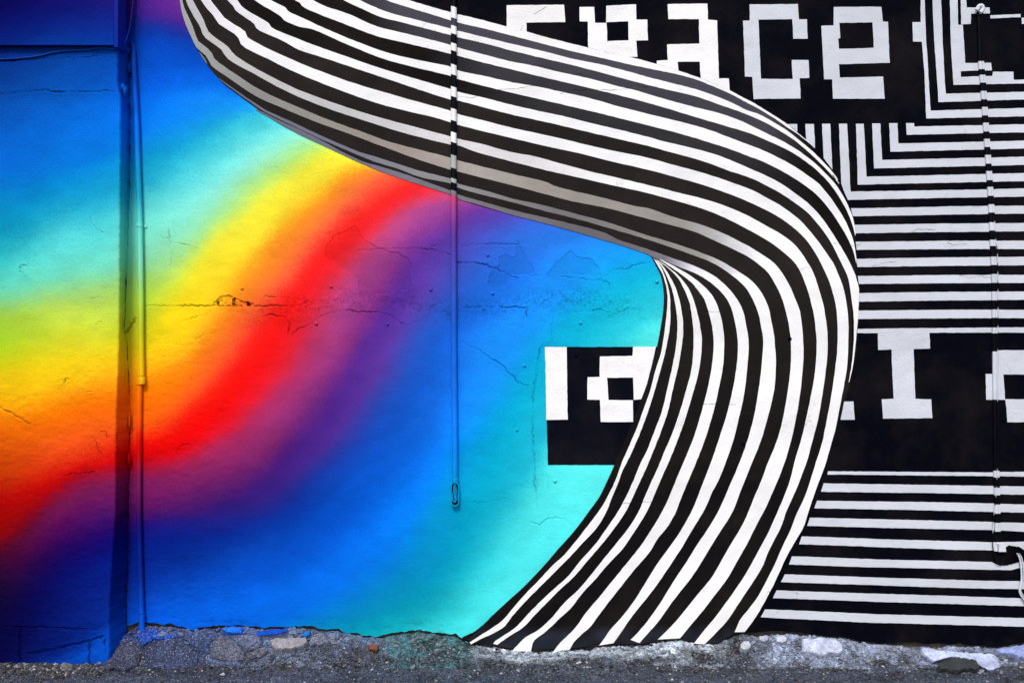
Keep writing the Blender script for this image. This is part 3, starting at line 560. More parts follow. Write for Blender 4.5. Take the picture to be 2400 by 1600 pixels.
L[6] = up(Z1((555,0),(680,180),(820,330),(840,410),(1000,520),(1235,680),(1300,830),(1500,950),(1900,1140)) + T(0,1,(200,590),(350,660),(600,765),(800,840),(1100,945),(1400,1025),(1600,1070),(1790,1125),(1860,1150)) + T(0,2,(0,1270),(300,1340),(600,1405),(900,1480)) + T(1,2,(1280,0),(1500,60),(1700,115),(1900,180),(2100,255)) + T(1,3,(0,370),(120,440),(220,510),(320,600),(400,700),(460,800),(510,900),(560,1010),(590,1100),(620,1220),(635,1330),(640,1450)) + T(2,3,(640,0),(630,150),(600,380),(565,600),(540,720),(500,920),(450,1080),(400,1240),(340,1420)) + T(3,3,(270,0),(210,150),(140,300),(60,480),(0,600)) + T(3,2,(2260,770),(2180,880),(2100,980),(2045,1100)))
U[7] = up(Z1((400,0),(500,180),(610,380),(640,470),(680,570),(750,640),(1050,860),(1150,990),(1300,1100),(1600,1280)) + T(0,1,(200,735),(400,830),(600,905),(800,975),(1000,1040),(1200,1098),(1400,1150),(1600,1205),(1790,1255),(1860,1275),(2100,1330)) + T(0,2,(0,1400),(200,1435),(400,1490)) + T(1,2,(690,0),(900,50),(1200,120),(1500,195),(1800,270),(2000,340),(2200,430)) + T(1,3,(0,515),(100,570),(200,640),(290,730),(350,820),(410,920),(450,1030),(480,1130),(510,1230),(530,1350),(545,1480)) + T(2,3,(548,0),(545,150),(520,350),(490,550),(460,720),(420,870),(370,1060),(310,1230),(250,1380)) + T(3,3,(165,0),(130,110),(60,250),(0,370)) + T(3,2,(2300,500),(2200,660),(2100,810),(1980,990),(1870,1110),(1770,1212)))
L[7] = up(Z1((280,0),(330,130),(400,270),(550,510),(600,660),(720,760),(930,910),(960,960),(1030,1070),(1250,1210),(1500,1340)) + T(0,1,(0,690),(200,800),(400,895),(600,975),(800,1045),(1000,1110),(1250,1190),(1500,1260),(1790,1330),(1860,1335),(2000,1390)) + T(0,2,(0,1485)) + T(1,2,(325,0),(600,60),(900,130),(1200,195),(1500,275),(1750,350),(1950,430),(2150,530)) + T(1,3,(0,645),(80,700),(180,780),(250,850),(300,930),(340,1030),(380,1150),(410,1270),(430,1380),(440,1480)) + T(2,3,(448,0),(440,200),(410,420),(370,620),(330,800),(290,950),(250,1080),(200,1280),(140,1440)) + T(3,3,(85,0),(50,80),(0,190)) + T(3,2,(2250,380),(2150,560),(2030,740),(1900,920),(1760,1090),(1670,1205)))
U[8] = up(Z1((215,0),(240,120),(330,320),(420,530),(460,650),(500,750),(560,800),(740,950),(765,1020),(800,1080),(950,1200),(1250,1400)) + T(0,1,(0,805),(200,905),(400,990),(600,1075),(800,1150),(1000,1220),(1200,1295),(1500,1375),(1790,1450),(1860,1475),(2100,1535)) + T(1,2,(0,30),(300,100),(420,150),(800,240),(1130,325),(1250,345),(1500,430),(1750,500),(1950,580),(2150,680),(2250,740)) + T(1,3,(0,805),(70,860),(130,940),(190,1040),(240,1150),(290,1280),(310,1400)) + T(2,3,(325,0),(325,150),(310,350),(280,580),(250,740),(210,920),(160,1090),(100,1250),(40,1390)) + T(3,2,(2310,0),(2240,130),(2150,310),(2080,430),(1970,620),(1840,790),(1740,920),(1630,1050),(1545,1155)))
L[8] = up(Z1((168,0),(185,120),(215,260),(270,440),(340,600),(430,800),(450,850),(500,900),(600,990),(670,1045),(700,1120),(740,1200),(900,1320)) + T(0,1,(0,885),(200,975),(400,1060),(600,1140),(800,1210),(1000,1285),(1200,1360),(1500,1470),(1790,1560)) + T(1,1,(1860,10)) + T(1,2,(0,135),(300,215),(550,280),(900,350),(1200,430),(1500,510),(1700,570),(1900,660),(2050,730),(2200,810)) + T(1,3,(0,935),(60,1030),(120,1150),(160,1280),(190,1400),(205,1500)) + T(2,3,(210,0),(210,200),(190,400),(150,640),(110,820),(60,970),(0,1110)) + T(2,2,(2290,1280),(2230,1420)) + T(3,2,(2170,0),(2110,130),(2030,260),(1930,430),(1840,590),(1700,760),(1580,910),(1450,1060),(1340,1165)))
U[9] = Z1((870,1425),(1070,1568)) + T(0,1,(60,995),(150,1040),(350,1130),(560,1230),(760,1318),(960,1400),(1100,1442),(1300,1505),(1500,1568)) + T(1,1,(1790,75),(1860,120),(2100,180)) + T(1,2,(0,255),(300,320),(600,400),(900,480),(1200,580),(1500,670),(1700,740),(1900,820),(2050,905),(2200,1010),(2280,1100)) + T(1,3,(0,1240),(35,1400),(58,1520)) + T(2,3,(60,0),(72,150),(68,350),(50,480),(0,690)) + T(2,2,(2280,930),(2210,1100),(2150,1250),(2090,1400)) + T(3,2,(2025,0),(1930,150),(1830,310),(1740,460),(1640,610),(1520,760),(1410,910),(1330,1020),(1230,1130),(1170,1200))
L[9] = Z1((868,1428),(1030,1568)) + T(0,1,(60,1018),(150,1065),(350,1160),(560,1262),(760,1350),(960,1435),(1100,1490),(1300,1550)) + T(1,1,(1500,57),(1790,120),(1860,160)) + T(1,2,(0,290),(300,370),(600,445),(900,530),(1200,620),(1450,700),(1700,790),(1850,850),(1950,910),(2060,990),(2150,1080),(2210,1180),(2260,1300),(2290,1430)) + T(2,2,(2308,0),(2290,250),(2250,550),(2200,780),(2140,980),(2070,1160),(2010,1300),(1950,1440)) + T(3,2,(1890,0),(1800,150),(1700,300),(1600,460),(1480,640),(1370,820),(1250,990),(1150,1110),(1090,1170))
U[10] = T(0,1,(0,1000),(200,1100),(400,1190),(600,1290),(800,1400),(1000,1490),(1140,1530)) + T(1,1,(1340,22),(1560,100),(1790,185),(1860,220),(2100,290)) + T(1,2,(0,360),(300,430),(600,500),(850,570)) + Z3((0,15),(300,110),(600,210),(850,300),(1050,375),(1250,440),(1600,590),(1800,710),(2050,940),(2180,1110),(2290,1330),(2340,1568)) + T(2,2,(2175,0),(2160,250),(2130,500),(2080,720),(2030,920),(1960,1120),(1890,1290),(1840,1380),(1790,1500)) + T(3,2,(1755,0),(1650,170),(1550,340),(1430,520),(1320,680),(1220,810),(1130,920),(1050,1030),(990,1120),(930,1200))
L[10] = T(0,1,(0,1012),(200,1128),(400,1238),(600,1330),(750,1400),(900,1470),(1130,1568)) + T(1,1,(1400,95),(1600,160),(1790,220),(1860,260),(2000,300),(2200,360)) + T(1,2,(0,405),(400,510)) + Z3((0,100),(250,180),(450,250),(540,280),(650,345),(750,365),(850,405),(950,450),(1200,550),(1450,650),(1700,810),(1900,990),(2030,1180),(2110,1400)) + T(2,2,(2075,0),(2060,250),(2020,480),(1970,680),(1910,870),(1850,1050),(1790,1210),(1730,1360),(1690,1470)) + T(3,2,(1645,0),(1550,170),(1460,300),(1330,480),(1230,640),(1130,800),(1010,960),(900,1080),(860,1140),(800,1222))
# inner fan of four stripes that spring from the fold
U[11] = Z3((770,372),(1000,490),(1200,600),(1400,730),(1560,860),(1700,1010),(1790,1160),(1850,1330),(1910,1568)) + T(2,2,(1950,0),(1940,220),(1900,430),(1850,650),(1790,850),(1720,1040),(1650,1210),(1590,1350),(1530,1500)) + T(3,2,(1505,0),(1430,130),(1340,240),(1260,370),(1130,520),(1010,670),(900,810),(800,940),(720,1050),(640,1120),(570,1190),(530,1262))
L[11] = Z3((740,366),(950,510),(1150,650),(1350,810),(1480,970),(1570,1100),(1640,1300),(1710,1568)) + T(2,2,(1853,0),(1840,200),(1800,420),(1740,650),(1680,850),(1610,1030),(1540,1190),(1480,1340),(1420,1480)) + T(3,2,(1375,0),(1280,160),(1180,310),(1060,460),(920,630),(800,780),(680,920),(580,1060),(500,1140),(430,1210),(380,1280))
U[12] = Z3((700,362),(900,510),(1080,650),(1200,790),(1300,930),(1370,1100),(1430,1290),(1490,1568)) + T(2,2,(1745,0),(1720,250),(1670,450),(1610,650),(1550,830),(1480,1010),(1420,1150),(1350,1310),(1290,1450)) + T(3,2,(1235,0),(1130,170),(1020,330),(880,480),(760,620),(640,750),(540,880),(430,980),(380,1030),(290,1110),(200,1180),(175,1275))
L[12] = Z3((690,358),(800,450),(950,570),(1100,730),(1180,870),(1250,1030),(1310,1200),(1340,1380),(1365,1568)) + T(2,2,(1668,0),(1650,250),(1590,480),(1540,650),(1470,850),(1400,1010),(1340,1160),(1270,1310),(1210,1450)) + T(3,2,(1160,0),(1080,130),(970,270),(840,430),(720,580),(600,720),(480,830),(380,950),(300,1030),(240,1080),(120,1150),(30,1240),(0,1275))
U[13] = Z3((680,370),(720,395),(800,480),(900,620),(1000,800),(1060,930),(1110,1090),(1150,1280),(1185,1568)) + T(2,2,(1565,0),(1530,220),(1480,430),(1430,650),(1360,850),(1300,1000),(1230,1170),(1160,1320),(1100,1450)) + T(3,2,(1040,0),(930,160),(810,310),(680,460),(580,580),(430,720),(320,830),(220,930),(130,1030),(70,1080),(0,1120)) + T(3,1,(2250,1190),(2220,1215))
L[13] = Z3((676,372),(760,465),(850,600),(920,770),(980,920),(1020,1080),(1060,1320),(1080,1568)) + T(2,2,(1512,0),(1480,200),(1430,420),(1380,630),(1310,820),(1240,1000),(1170,1140),(1110,1290),(1040,1440)) + T(3,2,(970,0),(860,160),(760,300),(640,430),(520,580),(400,690),(270,810),(150,930),(60,1030),(0,1080)) + T(3,1,(2200,1180),(2180,1205))
U[14] = Z3((645,352),(760,490),(850,680),(900,850),(935,1000),(950,1130),(945,1568)) + T(2,2,(1428,0),(1395,150),(1345,330),(1290,520),(1230,700),(1160,880),(1080,1060),(1010,1200),(970,1310),(915,1440)) + T(3,2,(865,0),(780,140),(640,290),(530,410),(400,540),(260,680),(150,790),(0,955)) + T(3,1,(2280,1050),(2180,1110),(2080,1155),(1975,1210))
L[14] = Z3((640,352),(720,490),(800,630),(850,780),(880,900),(900,1100),(890,1300),(860,1568)) + T(2,2,(1388,0),(1370,100),(1320,260),(1270,450),(1220,590),(1160,760),(1080,950),(1010,1110),(960,1250),(870,1440)) + T(3,2,(790,0),(690,130),(590,260),(480,390),(370,490),(250,620),(150,720),(60,820),(0,890)) + T(3,1,(2270,985),(2170,1060),(2050,1135),(1962,1192))

OUTL = up(Z1((168,0),(185,120),(215,260),(270,440),(340,600),(430,800),(450,850),(560,1020),(660,1180),(760,1310),(860,1420),(1000,1568))) + L[10][1:11] + T(1,2,(0,405),(400,510)) + Z3((0,100),(250,180),(450,250),(540,280),(580,300),(640,400),(700,520),(770,660),(800,780),(825,950),(830,1100),(820,1300),(780,1568)) + T(2,2,(1342,0),(1290,210),(1190,520),(1040,900),(940,1135),(870,1290),(800,1430)) + T(3,2,(700,0),(620,110),(530,220),(430,330),(310,470),(180,610),(80,710),(0,780)) + T(3,1,(2200,920),(2100,1020),(2000,1100),(1890,1150),(1900,1180))
outl = [tuple(q) for q in smooth(OUTL, 260)]
base = [(x, float(bot_rough(np.array([x]))[0]) - 0.3) for x in np.arange(1090, 2900, 10)]
black_loop = outl + base + [(2895, TOPY)]
plaster = grid_wall('plaster', xs, TOPY, bot_rough, 720, 0.0, CRACKS, PATCH, wall, rib_mask)
coat('black_background', [black_loop], 0.0010, MAT_BLACK, BLACK, rough=False, label='black paint behind the stripes and letters')
rg = outl + [tuple(q) for q in smooth(list(base[:1]) + [(b_[0], b_[1] - 1) for b_ in base[1:62:3]], 60)] + [tuple(q) for q in smooth(list(reversed(U[6][-14:])), 40)] + [tuple(q) for q in smooth(list(reversed([(x_ + 3, y_) for x_, y_ in U[5][18:]])) , 40)] + [tuple(q) for q in smooth(list(reversed(U[1])), 80)]
rk = np.clip((np.array([q[1] for q in rg]) - 620) / 450, 0, 1)[:, None]
coat('ribbon_ground', [rg], 0.0013, MAT_BLACK, np.array([0.0165, 0.0138, 0.0130]) * (1 - rk) + np.array([0.0062, 0.0056, 0.0060]) * rk, rough=False, label='brownish black ground of the striped ribbon')
# dusty splash-back along the foot of the black paint
pl_top = [(1143, 1458), (1250, 1464), (1400, 1463), (1500, 1466), (1600, 1459), (1724, 1463)]
pl_bot = [(1096, 1498)] + [(x, float(bottom(x)) - 1.5) for x in np.arange(1130, 1722, 14.0)] + [(1722, 1481)]
loft('dusty_plinth', pl_top, pl_bot, 0.0016, MAT_BLACK, lambda x, y, t: np.array([0.0062, 0.0056, 0.0060]) + np.array([0.012, 0.017, 0.029]) * min(max((y - 1463) / 16.0, 0), 1) * (0.55 + 0.9 * noise.noise((x * .03, y * .05, 2))), n=140, label='dusty band along the foot of the black paint')
# hairline cracks that cross the stripes
for pl in (T(0,2,(0,820),(60,815),(180,790),(240,770),(300,780),(360,800)), T(0,2,(440,860),(540,830),(640,825),(740,820),(870,828),(1040,822),(1100,790),(1140,775),(1190,800),(1260,800)),
           T(0,1,(1850,890),(1920,888),(1990,900),(2060,865),(2200,830),(2352,815)), T(0,2,(180,605),(280,605),(360,625),(400,650)), T(0,2,(560,690),(630,675),(700,715)), T(0,2,(255,315),(290,290),(340,285)),
           T(1,3,(600,665),(690,680),(770,690),(830,685),(860,660)), T(1,3,(960,880),(1080,840),(1180,835)), T(1,3,(1320,560),(1380,535),(1540,545)), T(1,3,(1650,660),(1700,680),(1830,672)),
           T(2,3,(690,830),(800,840),(890,815)), T(1,2,(1700,1270),(1780,1290),(1940,1300)), T(1,3,(1760,960),(1850,985),(1960,965),(2060,990)), T(1,3,(300,905),(380,890),(430,880)), T(0,2,(80,280),(100,230)), T(0,2,(200,130),(320,60)), T(2,2,(1760,575),(1900,572),(2060,580)), T(2,2,(900,1490),(1100,1478),(1300,1470),(1420,1475))):
    c = np.array(jag(pl, 5, 1.6)); nn = np.gradient(c, axis=0); nn = np.stack([-nn[:, 1], nn[:, 0]], 1) / (np.linalg.norm(nn, axis=1)[:, None] + 1e-9)
    hw = (0.12 + 0.42 * np.abs(fbm(np.arange(len(c)) * .35, np.arange(len(c)) * .1 + pl[0][0], 2)))[:, None]
    V = [P(x, y, 0.0028) for x, y in np.vstack([c + nn * hw, c - nn * hw])]; n_ = len(c)
    obj('crack', V, [(k, k + 1, n_ + k + 1, n_ + k) for k in range(n_ - 1)], MAT_DARK, wall)
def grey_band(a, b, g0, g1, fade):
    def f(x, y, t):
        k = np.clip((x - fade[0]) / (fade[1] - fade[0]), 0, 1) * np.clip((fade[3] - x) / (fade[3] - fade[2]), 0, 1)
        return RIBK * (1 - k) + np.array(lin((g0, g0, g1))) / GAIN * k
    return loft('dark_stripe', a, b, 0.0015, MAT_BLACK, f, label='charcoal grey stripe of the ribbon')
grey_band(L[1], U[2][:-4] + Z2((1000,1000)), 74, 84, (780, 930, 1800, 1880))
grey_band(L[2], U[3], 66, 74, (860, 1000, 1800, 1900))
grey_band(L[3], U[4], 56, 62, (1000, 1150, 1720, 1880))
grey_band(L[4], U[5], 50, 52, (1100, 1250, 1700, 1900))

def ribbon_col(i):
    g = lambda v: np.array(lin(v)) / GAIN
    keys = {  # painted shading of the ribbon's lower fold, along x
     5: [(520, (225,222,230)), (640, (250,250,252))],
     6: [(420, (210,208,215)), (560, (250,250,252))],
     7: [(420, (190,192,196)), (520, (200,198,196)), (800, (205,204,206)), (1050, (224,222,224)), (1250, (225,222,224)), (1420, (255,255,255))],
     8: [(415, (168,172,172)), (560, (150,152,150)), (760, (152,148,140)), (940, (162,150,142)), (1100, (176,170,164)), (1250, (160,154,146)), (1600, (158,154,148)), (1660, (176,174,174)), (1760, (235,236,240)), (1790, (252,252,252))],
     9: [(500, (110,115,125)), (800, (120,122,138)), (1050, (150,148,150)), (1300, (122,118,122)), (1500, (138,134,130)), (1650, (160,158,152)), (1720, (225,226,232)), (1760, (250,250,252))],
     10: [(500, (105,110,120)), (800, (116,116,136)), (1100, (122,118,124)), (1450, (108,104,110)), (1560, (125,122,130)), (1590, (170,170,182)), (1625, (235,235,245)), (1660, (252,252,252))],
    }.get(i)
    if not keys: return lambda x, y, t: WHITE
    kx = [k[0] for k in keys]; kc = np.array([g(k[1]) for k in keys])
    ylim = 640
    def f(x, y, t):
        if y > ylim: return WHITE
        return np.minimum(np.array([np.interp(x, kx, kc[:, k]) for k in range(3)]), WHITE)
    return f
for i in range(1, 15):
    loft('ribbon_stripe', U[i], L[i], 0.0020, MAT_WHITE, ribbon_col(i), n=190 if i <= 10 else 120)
# the last sliver of grey where the ribbon turns
coat('ribbon_stripe', [Z1((515,950),(560,990),(630,1080),(665,1150),(668,1185),(600,1090))], 0.0020, MAT_WHITE, np.array(lin((120,125,130))) / GAIN, rough=False)

# letters and bars
X2 = 2352 + 900
LET = lambda lab, *loops: coat('painted_letter', list(loops), 0.0024, MAT_WHITE, DIMW if lab in ('c', 'e', 'I', 'o') else WHITE, label='white pixel-style letter ' + lab)
coat('painted_shape', [T(0,1,(2303,50)) + T(0,2,(478,45),(490,205),(133,210),(133,296),(0,262)) + T(0,1,(2303,247))], 0.0021, MAT_WHITE, WHITE, label='white block of a letter cut by the ribbon')
LET('p', T(0,2,(620,66),(755,66),(763,212),(865,212),(866,55),(1140,42),(1143,182),(1243,182),(1250,372),(1142,375),(1153,524),(1080,524),(900,488),(700,438),(697,200),(622,198)), T(0,2,(868,207),(1068,198),(1072,372),(875,380)))
LET('a', T(0,2,(1430,40),(1795,35),(1800,182),(1885,190),(1902,722),(1992,722),(2000,832),(1850,764),(1735,720),(1725,568),(1522,570),(1530,650),(1330,590),(1330,560),(1432,553),(1425,410),(1722,402),(1718,178),(1437,178)))
LET('c', T(0,2,(2183,42)) + T(0,3,(275,38),(285,180),(358,180),(365,358),(232,358),(222,177)) + T(0,2,(2265,182),(2288,725)) + T(0,3,(228,727),(218,553),(372,553),(380,717),(290,720),(300,907)) + T(0,2,(2220,912),(2208,708),(2140,705),(2122,192),(2185,190)))
LET('e', T(0,3,(605,66),(1042,65),(1055,200),(1103,202),(1120,578),(652,592),(660,715),(1058,705),(1073,908),(597,908),(590,730),(516,730),(490,238),(603,235)), T(0,3,(655,212),(960,207),(972,440),(652,450),(645,355),(665,352)))
LET('I', T(1,3,(1010,1450),(1480,1445)) + T(2,3,(1490,65),(1338,70),(1355,525),(1500,530),(1510,703),(1057,708),(1045,530),(1155,525),(1135,72),(1012,78)))
LET('o', T(2,3,(2062,80),(X2,75),(X2,302),(2163,302),(2178,528),(X2,528),(X2,738),(2200,740),(2182,535),(2005,535),(2000,298),(2062,298)))
coat('painted_shape', [T(2,3,(700,550),(785,550),(798,718),(667,718))], 0.0021, MAT_WHITE, DIMW, label='white remnant of a letter beside the ribbon')
coat('painted_shape', [T(2,2,(302,50),(503,50),(513,717),(315,720))], 0.0021, MAT_WHITE, WHITE, label='white upright bar of the lone block on turquoise')
coat('black_block', [BLOCK], 0.0009, MAT_BLACK, BLACK * 1.5, label='brownish black block on turquoise holding a white pixel letter')
coat('painted_letter', [T(2,2,(1112,48),(1322,48),(1300,150),(1240,390),(1187,530),(1119,536),(1112,330),(873,332),(887,537),(1111,539),(1113,738),(815,738),(808,535),(692,533),(694,327),(805,325),(808,137),(1107,132))], 0.0021, MAT_WHITE, WHITE, label='white pixel letter in the lone black block')

def bar(*pts): coat('painted_bar', [list(pts[0])], 0.0021, MAT_WHITE, DIMW)
bar(T(0,3,(1393,-600),(1437,-600),(1440,0),(1450,300),(1468,580),(1495,1017),(2352,993),(X2,970),(X2,1050),(2352,1070),(1455,1090),(1440,720),(1413,385),(1332,383),(1327,205),(1403,205)))
bar(T(0,3,(1510,-600),(1585,-600),(1590,0),(1605,400),(1620,660),(1635,862),(2352,845),(X2,825),(X2,895),(2352,915),(1565,940),(1555,760),(1530,400),(1512,0)))
bar(T(0,3,(1660,-600),(1738,-600),(1743,0),(1748,230),(1790,228),(1812,580),(1935,580),(2050,578),(2058,648),(1772,655),(1772,708),(2060,700),(2068,660),(2255,660),(2258,735),(2352,732),(X2,712),(X2,750),(2352,768),(1705,782),(1680,400)))
bar(T(0,3,(1757,-600),(1818,-600),(1822,0),(1826,70),(2036,70),(2040,125),(1866,127),(1862,222),(1775,226)))
bar(T(0,3,(2043,143),(2320,130),(2322,160),(2045,172))); bar(T(0,3,(2330,165),(X2,150),(X2,205),(2332,222)))
bar(T(0,3,(178,1142),(268,1140),(270,1212)))
bar(T(0,3,(343,1140),(422,1140),(432,1358),(352,1290)))
bar(T(0,3,(497,1138),(572,1138),(592,1558),(512,1452)))
bar(T(0,3,(652,1138),(727,1138)) + T(1,3,(750,0),(760,192),(2000,172),(2352,163),(X2,150),(X2,225),(2352,238),(2000,245),(735,270),(695,180),(674,120),(668,0)))
bar(T(0,3,(808,1138),(880,1138)) + T(1,3,(903,0),(905,55),(2352,22),(X2,5),(X2,80),(2352,97),(825,130),(822,0)))
bar(T(0,3,(957,1135),(1033,1135),(1050,1470),(2352,1440),(X2,1420),(X2,1495),(2352,1515),(975,1548)))
bar(T(0,3,(1113,1133),(1190,1133),(1198,1318),(2352,1292),(X2,1275),(X2,1348),(2352,1365),(1125,1395)))
bar(T(0,3,(1268,1132),(1343,1132),(1345,1165),(2352,1143),(X2,1125),(X2,1200),(2352,1218),(1275,1240)))
for a, b, c, d, lx, rx in ((345,418,322,395,762,780),(497,575,480,556,793,805),(652,728,643,720,806,815),(810,885,790,868,814,822),(967,1040,957,1030,826,836),(1125,1203,1110,1185,836,836),(1285,1362,1278,1355,831,828)):
    bar(T(1,3,(lx,a),(1600,(a+c)/2-4),(2352,c),(X2,c-8),(X2,d-8),(2352,d),(1600,(b+d)/2-2),(rx,b)))
bar(T(1,3,(822,1453),(2352,1438),(X2,1432),(X2,1486),(2352,1488),(1480,1489),(1010,1491),(818,1490)))
bar(T(2,3,(552,1190),(2060,1200),(2352,1195),(X2,1195),(X2,1245),(2352,1240),(2060,1237),(545,1222)))
bar(T(2,3,(512,1300),(2070,1325),(2352,1330),(X2,1345),(X2,1420),(2352,1405),(1500,1390),(487,1378)))
bar(T(2,3,(452,1460),(1300,1470),(2070,1485),(2352,1495),(X2,1510),(X2,1590),(2352,1570),(1300,1545),(425,1530)))
bar(T(3,3,(385,48),(1000,62),(2060,88),(2352,98),(X2,115),(X2,195),(2352,178),(2060,162),(1000,140),(360,123)))
bar(T(3,3,(310,220),(1000,245),(2060,275),(2352,268),(X2,268),(X2,340),(2352,350),(2240,318),(2150,350),(1800,345),(1000,318),(285,293)))
bar(T(3,3,(220,403),(1000,432),(2050,455),(2110,482),(2170,478),(2230,462),(2352,440),(X2,440),(X2,520),(2300,512),(2230,530),(1700,520),(1000,505),(193,478)))
bar(T(3,3,(155,568),(1000,598),(2000,628),(2352,632),(X2,645),(X2,722),(2352,705),(1800,695),(1000,668),(118,640)))
bar(T(3,3,(80,715),(1000,745),(2100,780),(2352,788),(X2,805),(X2,885),(2352,862),(1800,845),(1000,822),(45,787)))
bar(T(3,2,(2325,890)) + T(3,3,(0,890),(1000,935),(2352,970),(X2,1000),(X2,1080),(2352,1050),(1000,1015),(0,965)) + T(3,2,(2285,962)))

# bolt caps in the plaster
def dome(c, r, h, seg=14, rings=(1.0, 0.86, 0.62, 0.3)):
    V = []; F = []
    prof = [(1.0, 0.0), (0.92, 0.35), (0.66, 0.45), (0.60, 0.75), (0.42, 0.97), (0.2, 1.05)]
    for a, b in prof:
        for k in range(seg):
            t = 2 * math.pi * k / seg; V.append((c[0] + r * a * math.cos(t), c[1] - h * b, c[2] + r * a * math.sin(t)))
    for i in range(len(prof) - 1):
        for k in range(seg): F.append((i * seg + k, i * seg + (k + 1) % seg, (i + 1) * seg + (k + 1) % seg, (i + 1) * seg + k))
    F.append(tuple((len(prof) - 1) * seg + k for k in range(seg)))
    return V, F
for x, y in T(1,1,(690,1065),(555,1405),(1208,1408),(1605,1092),(2130,775),(2175,1128)) + T(1,0,(2225,1080)) + T(1,2,(1332,1020),(630,1400)) + T(2,2,(115,222),(45,812),(395,1280)):
    V, F = dome(P(x, y), random.uniform(.0085, .0105), 0.006)
    obj('bolt', V, F, MAT_PIPE, wall, colors=np.tile(rain(x, y) * 0.92, (len(V), 1)), smoothed=True)
for x, y in T(2,2,(590,125),(2125,938),(912,1318)) + T(1,3,(200,1545)):
    V, F = dome(P(x, y), 0.0095, 0.010)
    obj('bolt', V, F, MAT_PIPE, wall, colors=np.tile(BLACK, (len(V), 1)), smoothed=True)

# ------------------------------------------------------------------ wall that stands proud on the left
DL = 0.127
pier = empty('projecting_wall', (P(140, 1553, DL).x, -DL, P(140, 1553, DL).z), 'projecting wall section at the left edge with horizontal rainbow bands', 'wall')
EX = [(-200,275),(0,275),(200,276),(230,283),(400,281),(700,279),(800,278),(950,273),(1200,270),(1320,262),(1400,257),(1560,256)]
def edge_x(y): return np.interp(y, [e[0] for e in EX], [e[1] for e in EX])
rows = 620
LC = [(T(0,0,(0,860),(200,850),(440,830),(500,850),(620,840),(850,840),(970,832),(1060,850)), 0.9), (T(0,0,(495,845),(600,850)), 2.4),
      (T(0,0,(0,560),(60,555),(240,550),(300,560),(440,540),(520,545),(700,530),(1070,520)), 1.2),
      (T(2,0,(0,600),(60,640),(130,670),(290,770)), 1.3), (T(2,0,(600,1235),(660,1215),(740,1220),(800,1205),(880,1205)), 0.8), (T(2,0,(820,910),(840,880),(870,890),(890,960),(930,1030)), 0.7), (T(2,0,(930,830),(970,825),(990,890)), 0.6),
      (T(3,0,(270,1295),(400,1285),(500,1275),(640,1220),(800,1190),(880,1160),(960,1140)), 1.3), (T(3,0,(185,1050),(185,1385)), 2.2), (T(3,0,(822,1185),(822,1385)), 2.2),
      (T(3,0,(0,1045),(200,1055),(480,1062),(750,1075),(900,1080)), 1.1), (T(3,0,(550,1075),(620,1150)), 0.6), (T(3,0,(965,1175),(965,1290)), 1.6),
      (T(1,0,(180,900),(190,880),(270,855)), 1.2), (T(1,0,(180,890),(185,930),(230,975)), 0.8), (T(1,0,(230,875),(310,878)), 1.0), (T(1,0,(835,480),(830,420),(880,380),(940,390)), 0.5), (T(1,0,(840,490),(880,530),(945,570)), 0.5), (T(1,0,(870,1420),(900,1390),(940,1390)), 0.5),
      (T(2,0,(560,360),(600,345),(640,350)), 0.8), (T(2,0,(590,380),(600,350)), 1.4), (T(0,0,(830,390),(880,350),(890,390),(850,375)), 1.2), (T(1,0,(1060,1110),(1040,1195)), 0.6), (T(1,0,(830,1170),(1000,1160)), 0.4)]
for k in range(9):
    x0 = 20 + k * 27 + random.uniform(-8, 8); LC.append(([(x0, 118), (x0 + random.uniform(-4, 4), 138)], 0.5))
v = np.linspace(0, 1, rows)[:, None]; u = np.linspace(0, 1, 200)[None, :]
ytop = TOPY
Y = ytop + v * (1562 - ytop) + 0 * u; Xr = edge_x(Y + fbm(Y * .03, Y * 0, 2) * 6) + fbm(Y * 0.09, Y * 0 + 2, 3) * 0.7
X = -420 + (Xr + 420) * (1 - (1 - u) ** 1.6)
h, dirt_shade = relief(X, Y, LC, [(T(2,0,(800,460),(850,455),(855,470),(810,470)), 0.003), (T(3,0,(255,1065),(900,1085),(950,1130),(640,1215),(280,1290),(250,1280)), -0.004)])
h += np.clip((Y - 1200) / 200, 0, 1) * fbm(X * 0.05, Y * 0.05, 3) * 0.0012
edge_round = np.clip(1 - (Xr - X) / 4.0, 0, 1); h -= 0.006 * edge_round ** 2
c = rain(X + rng.normal(0, 5.5, X.shape), Y + rng.normal(0, 4.5, X.shape) + 4 * fbm(X * .016, Y * .016, 3)) * (1 - 0.82 * dirt_shade)[..., None] * (1 + fbm(X * .012, Y * .02, 4) * 0.05)[..., None]
k = (CAM_D - DL) / CAM_D
V = np.stack([(X - 1200) * M * k, -(DL + h), CAM_Z - (Y - 800) * M * k], -1).reshape(-1, 3)
idx = np.arange(rows * 200).reshape(rows, 200)
F = np.stack([idx[:-1, :-1], idx[1:, :-1], idx[1:, 1:], idx[:-1, 1:]], -1).reshape(-1, 4).tolist()
obj('plaster', V, F, MAT_RAIN, pier, colors=c.reshape(-1, 3))
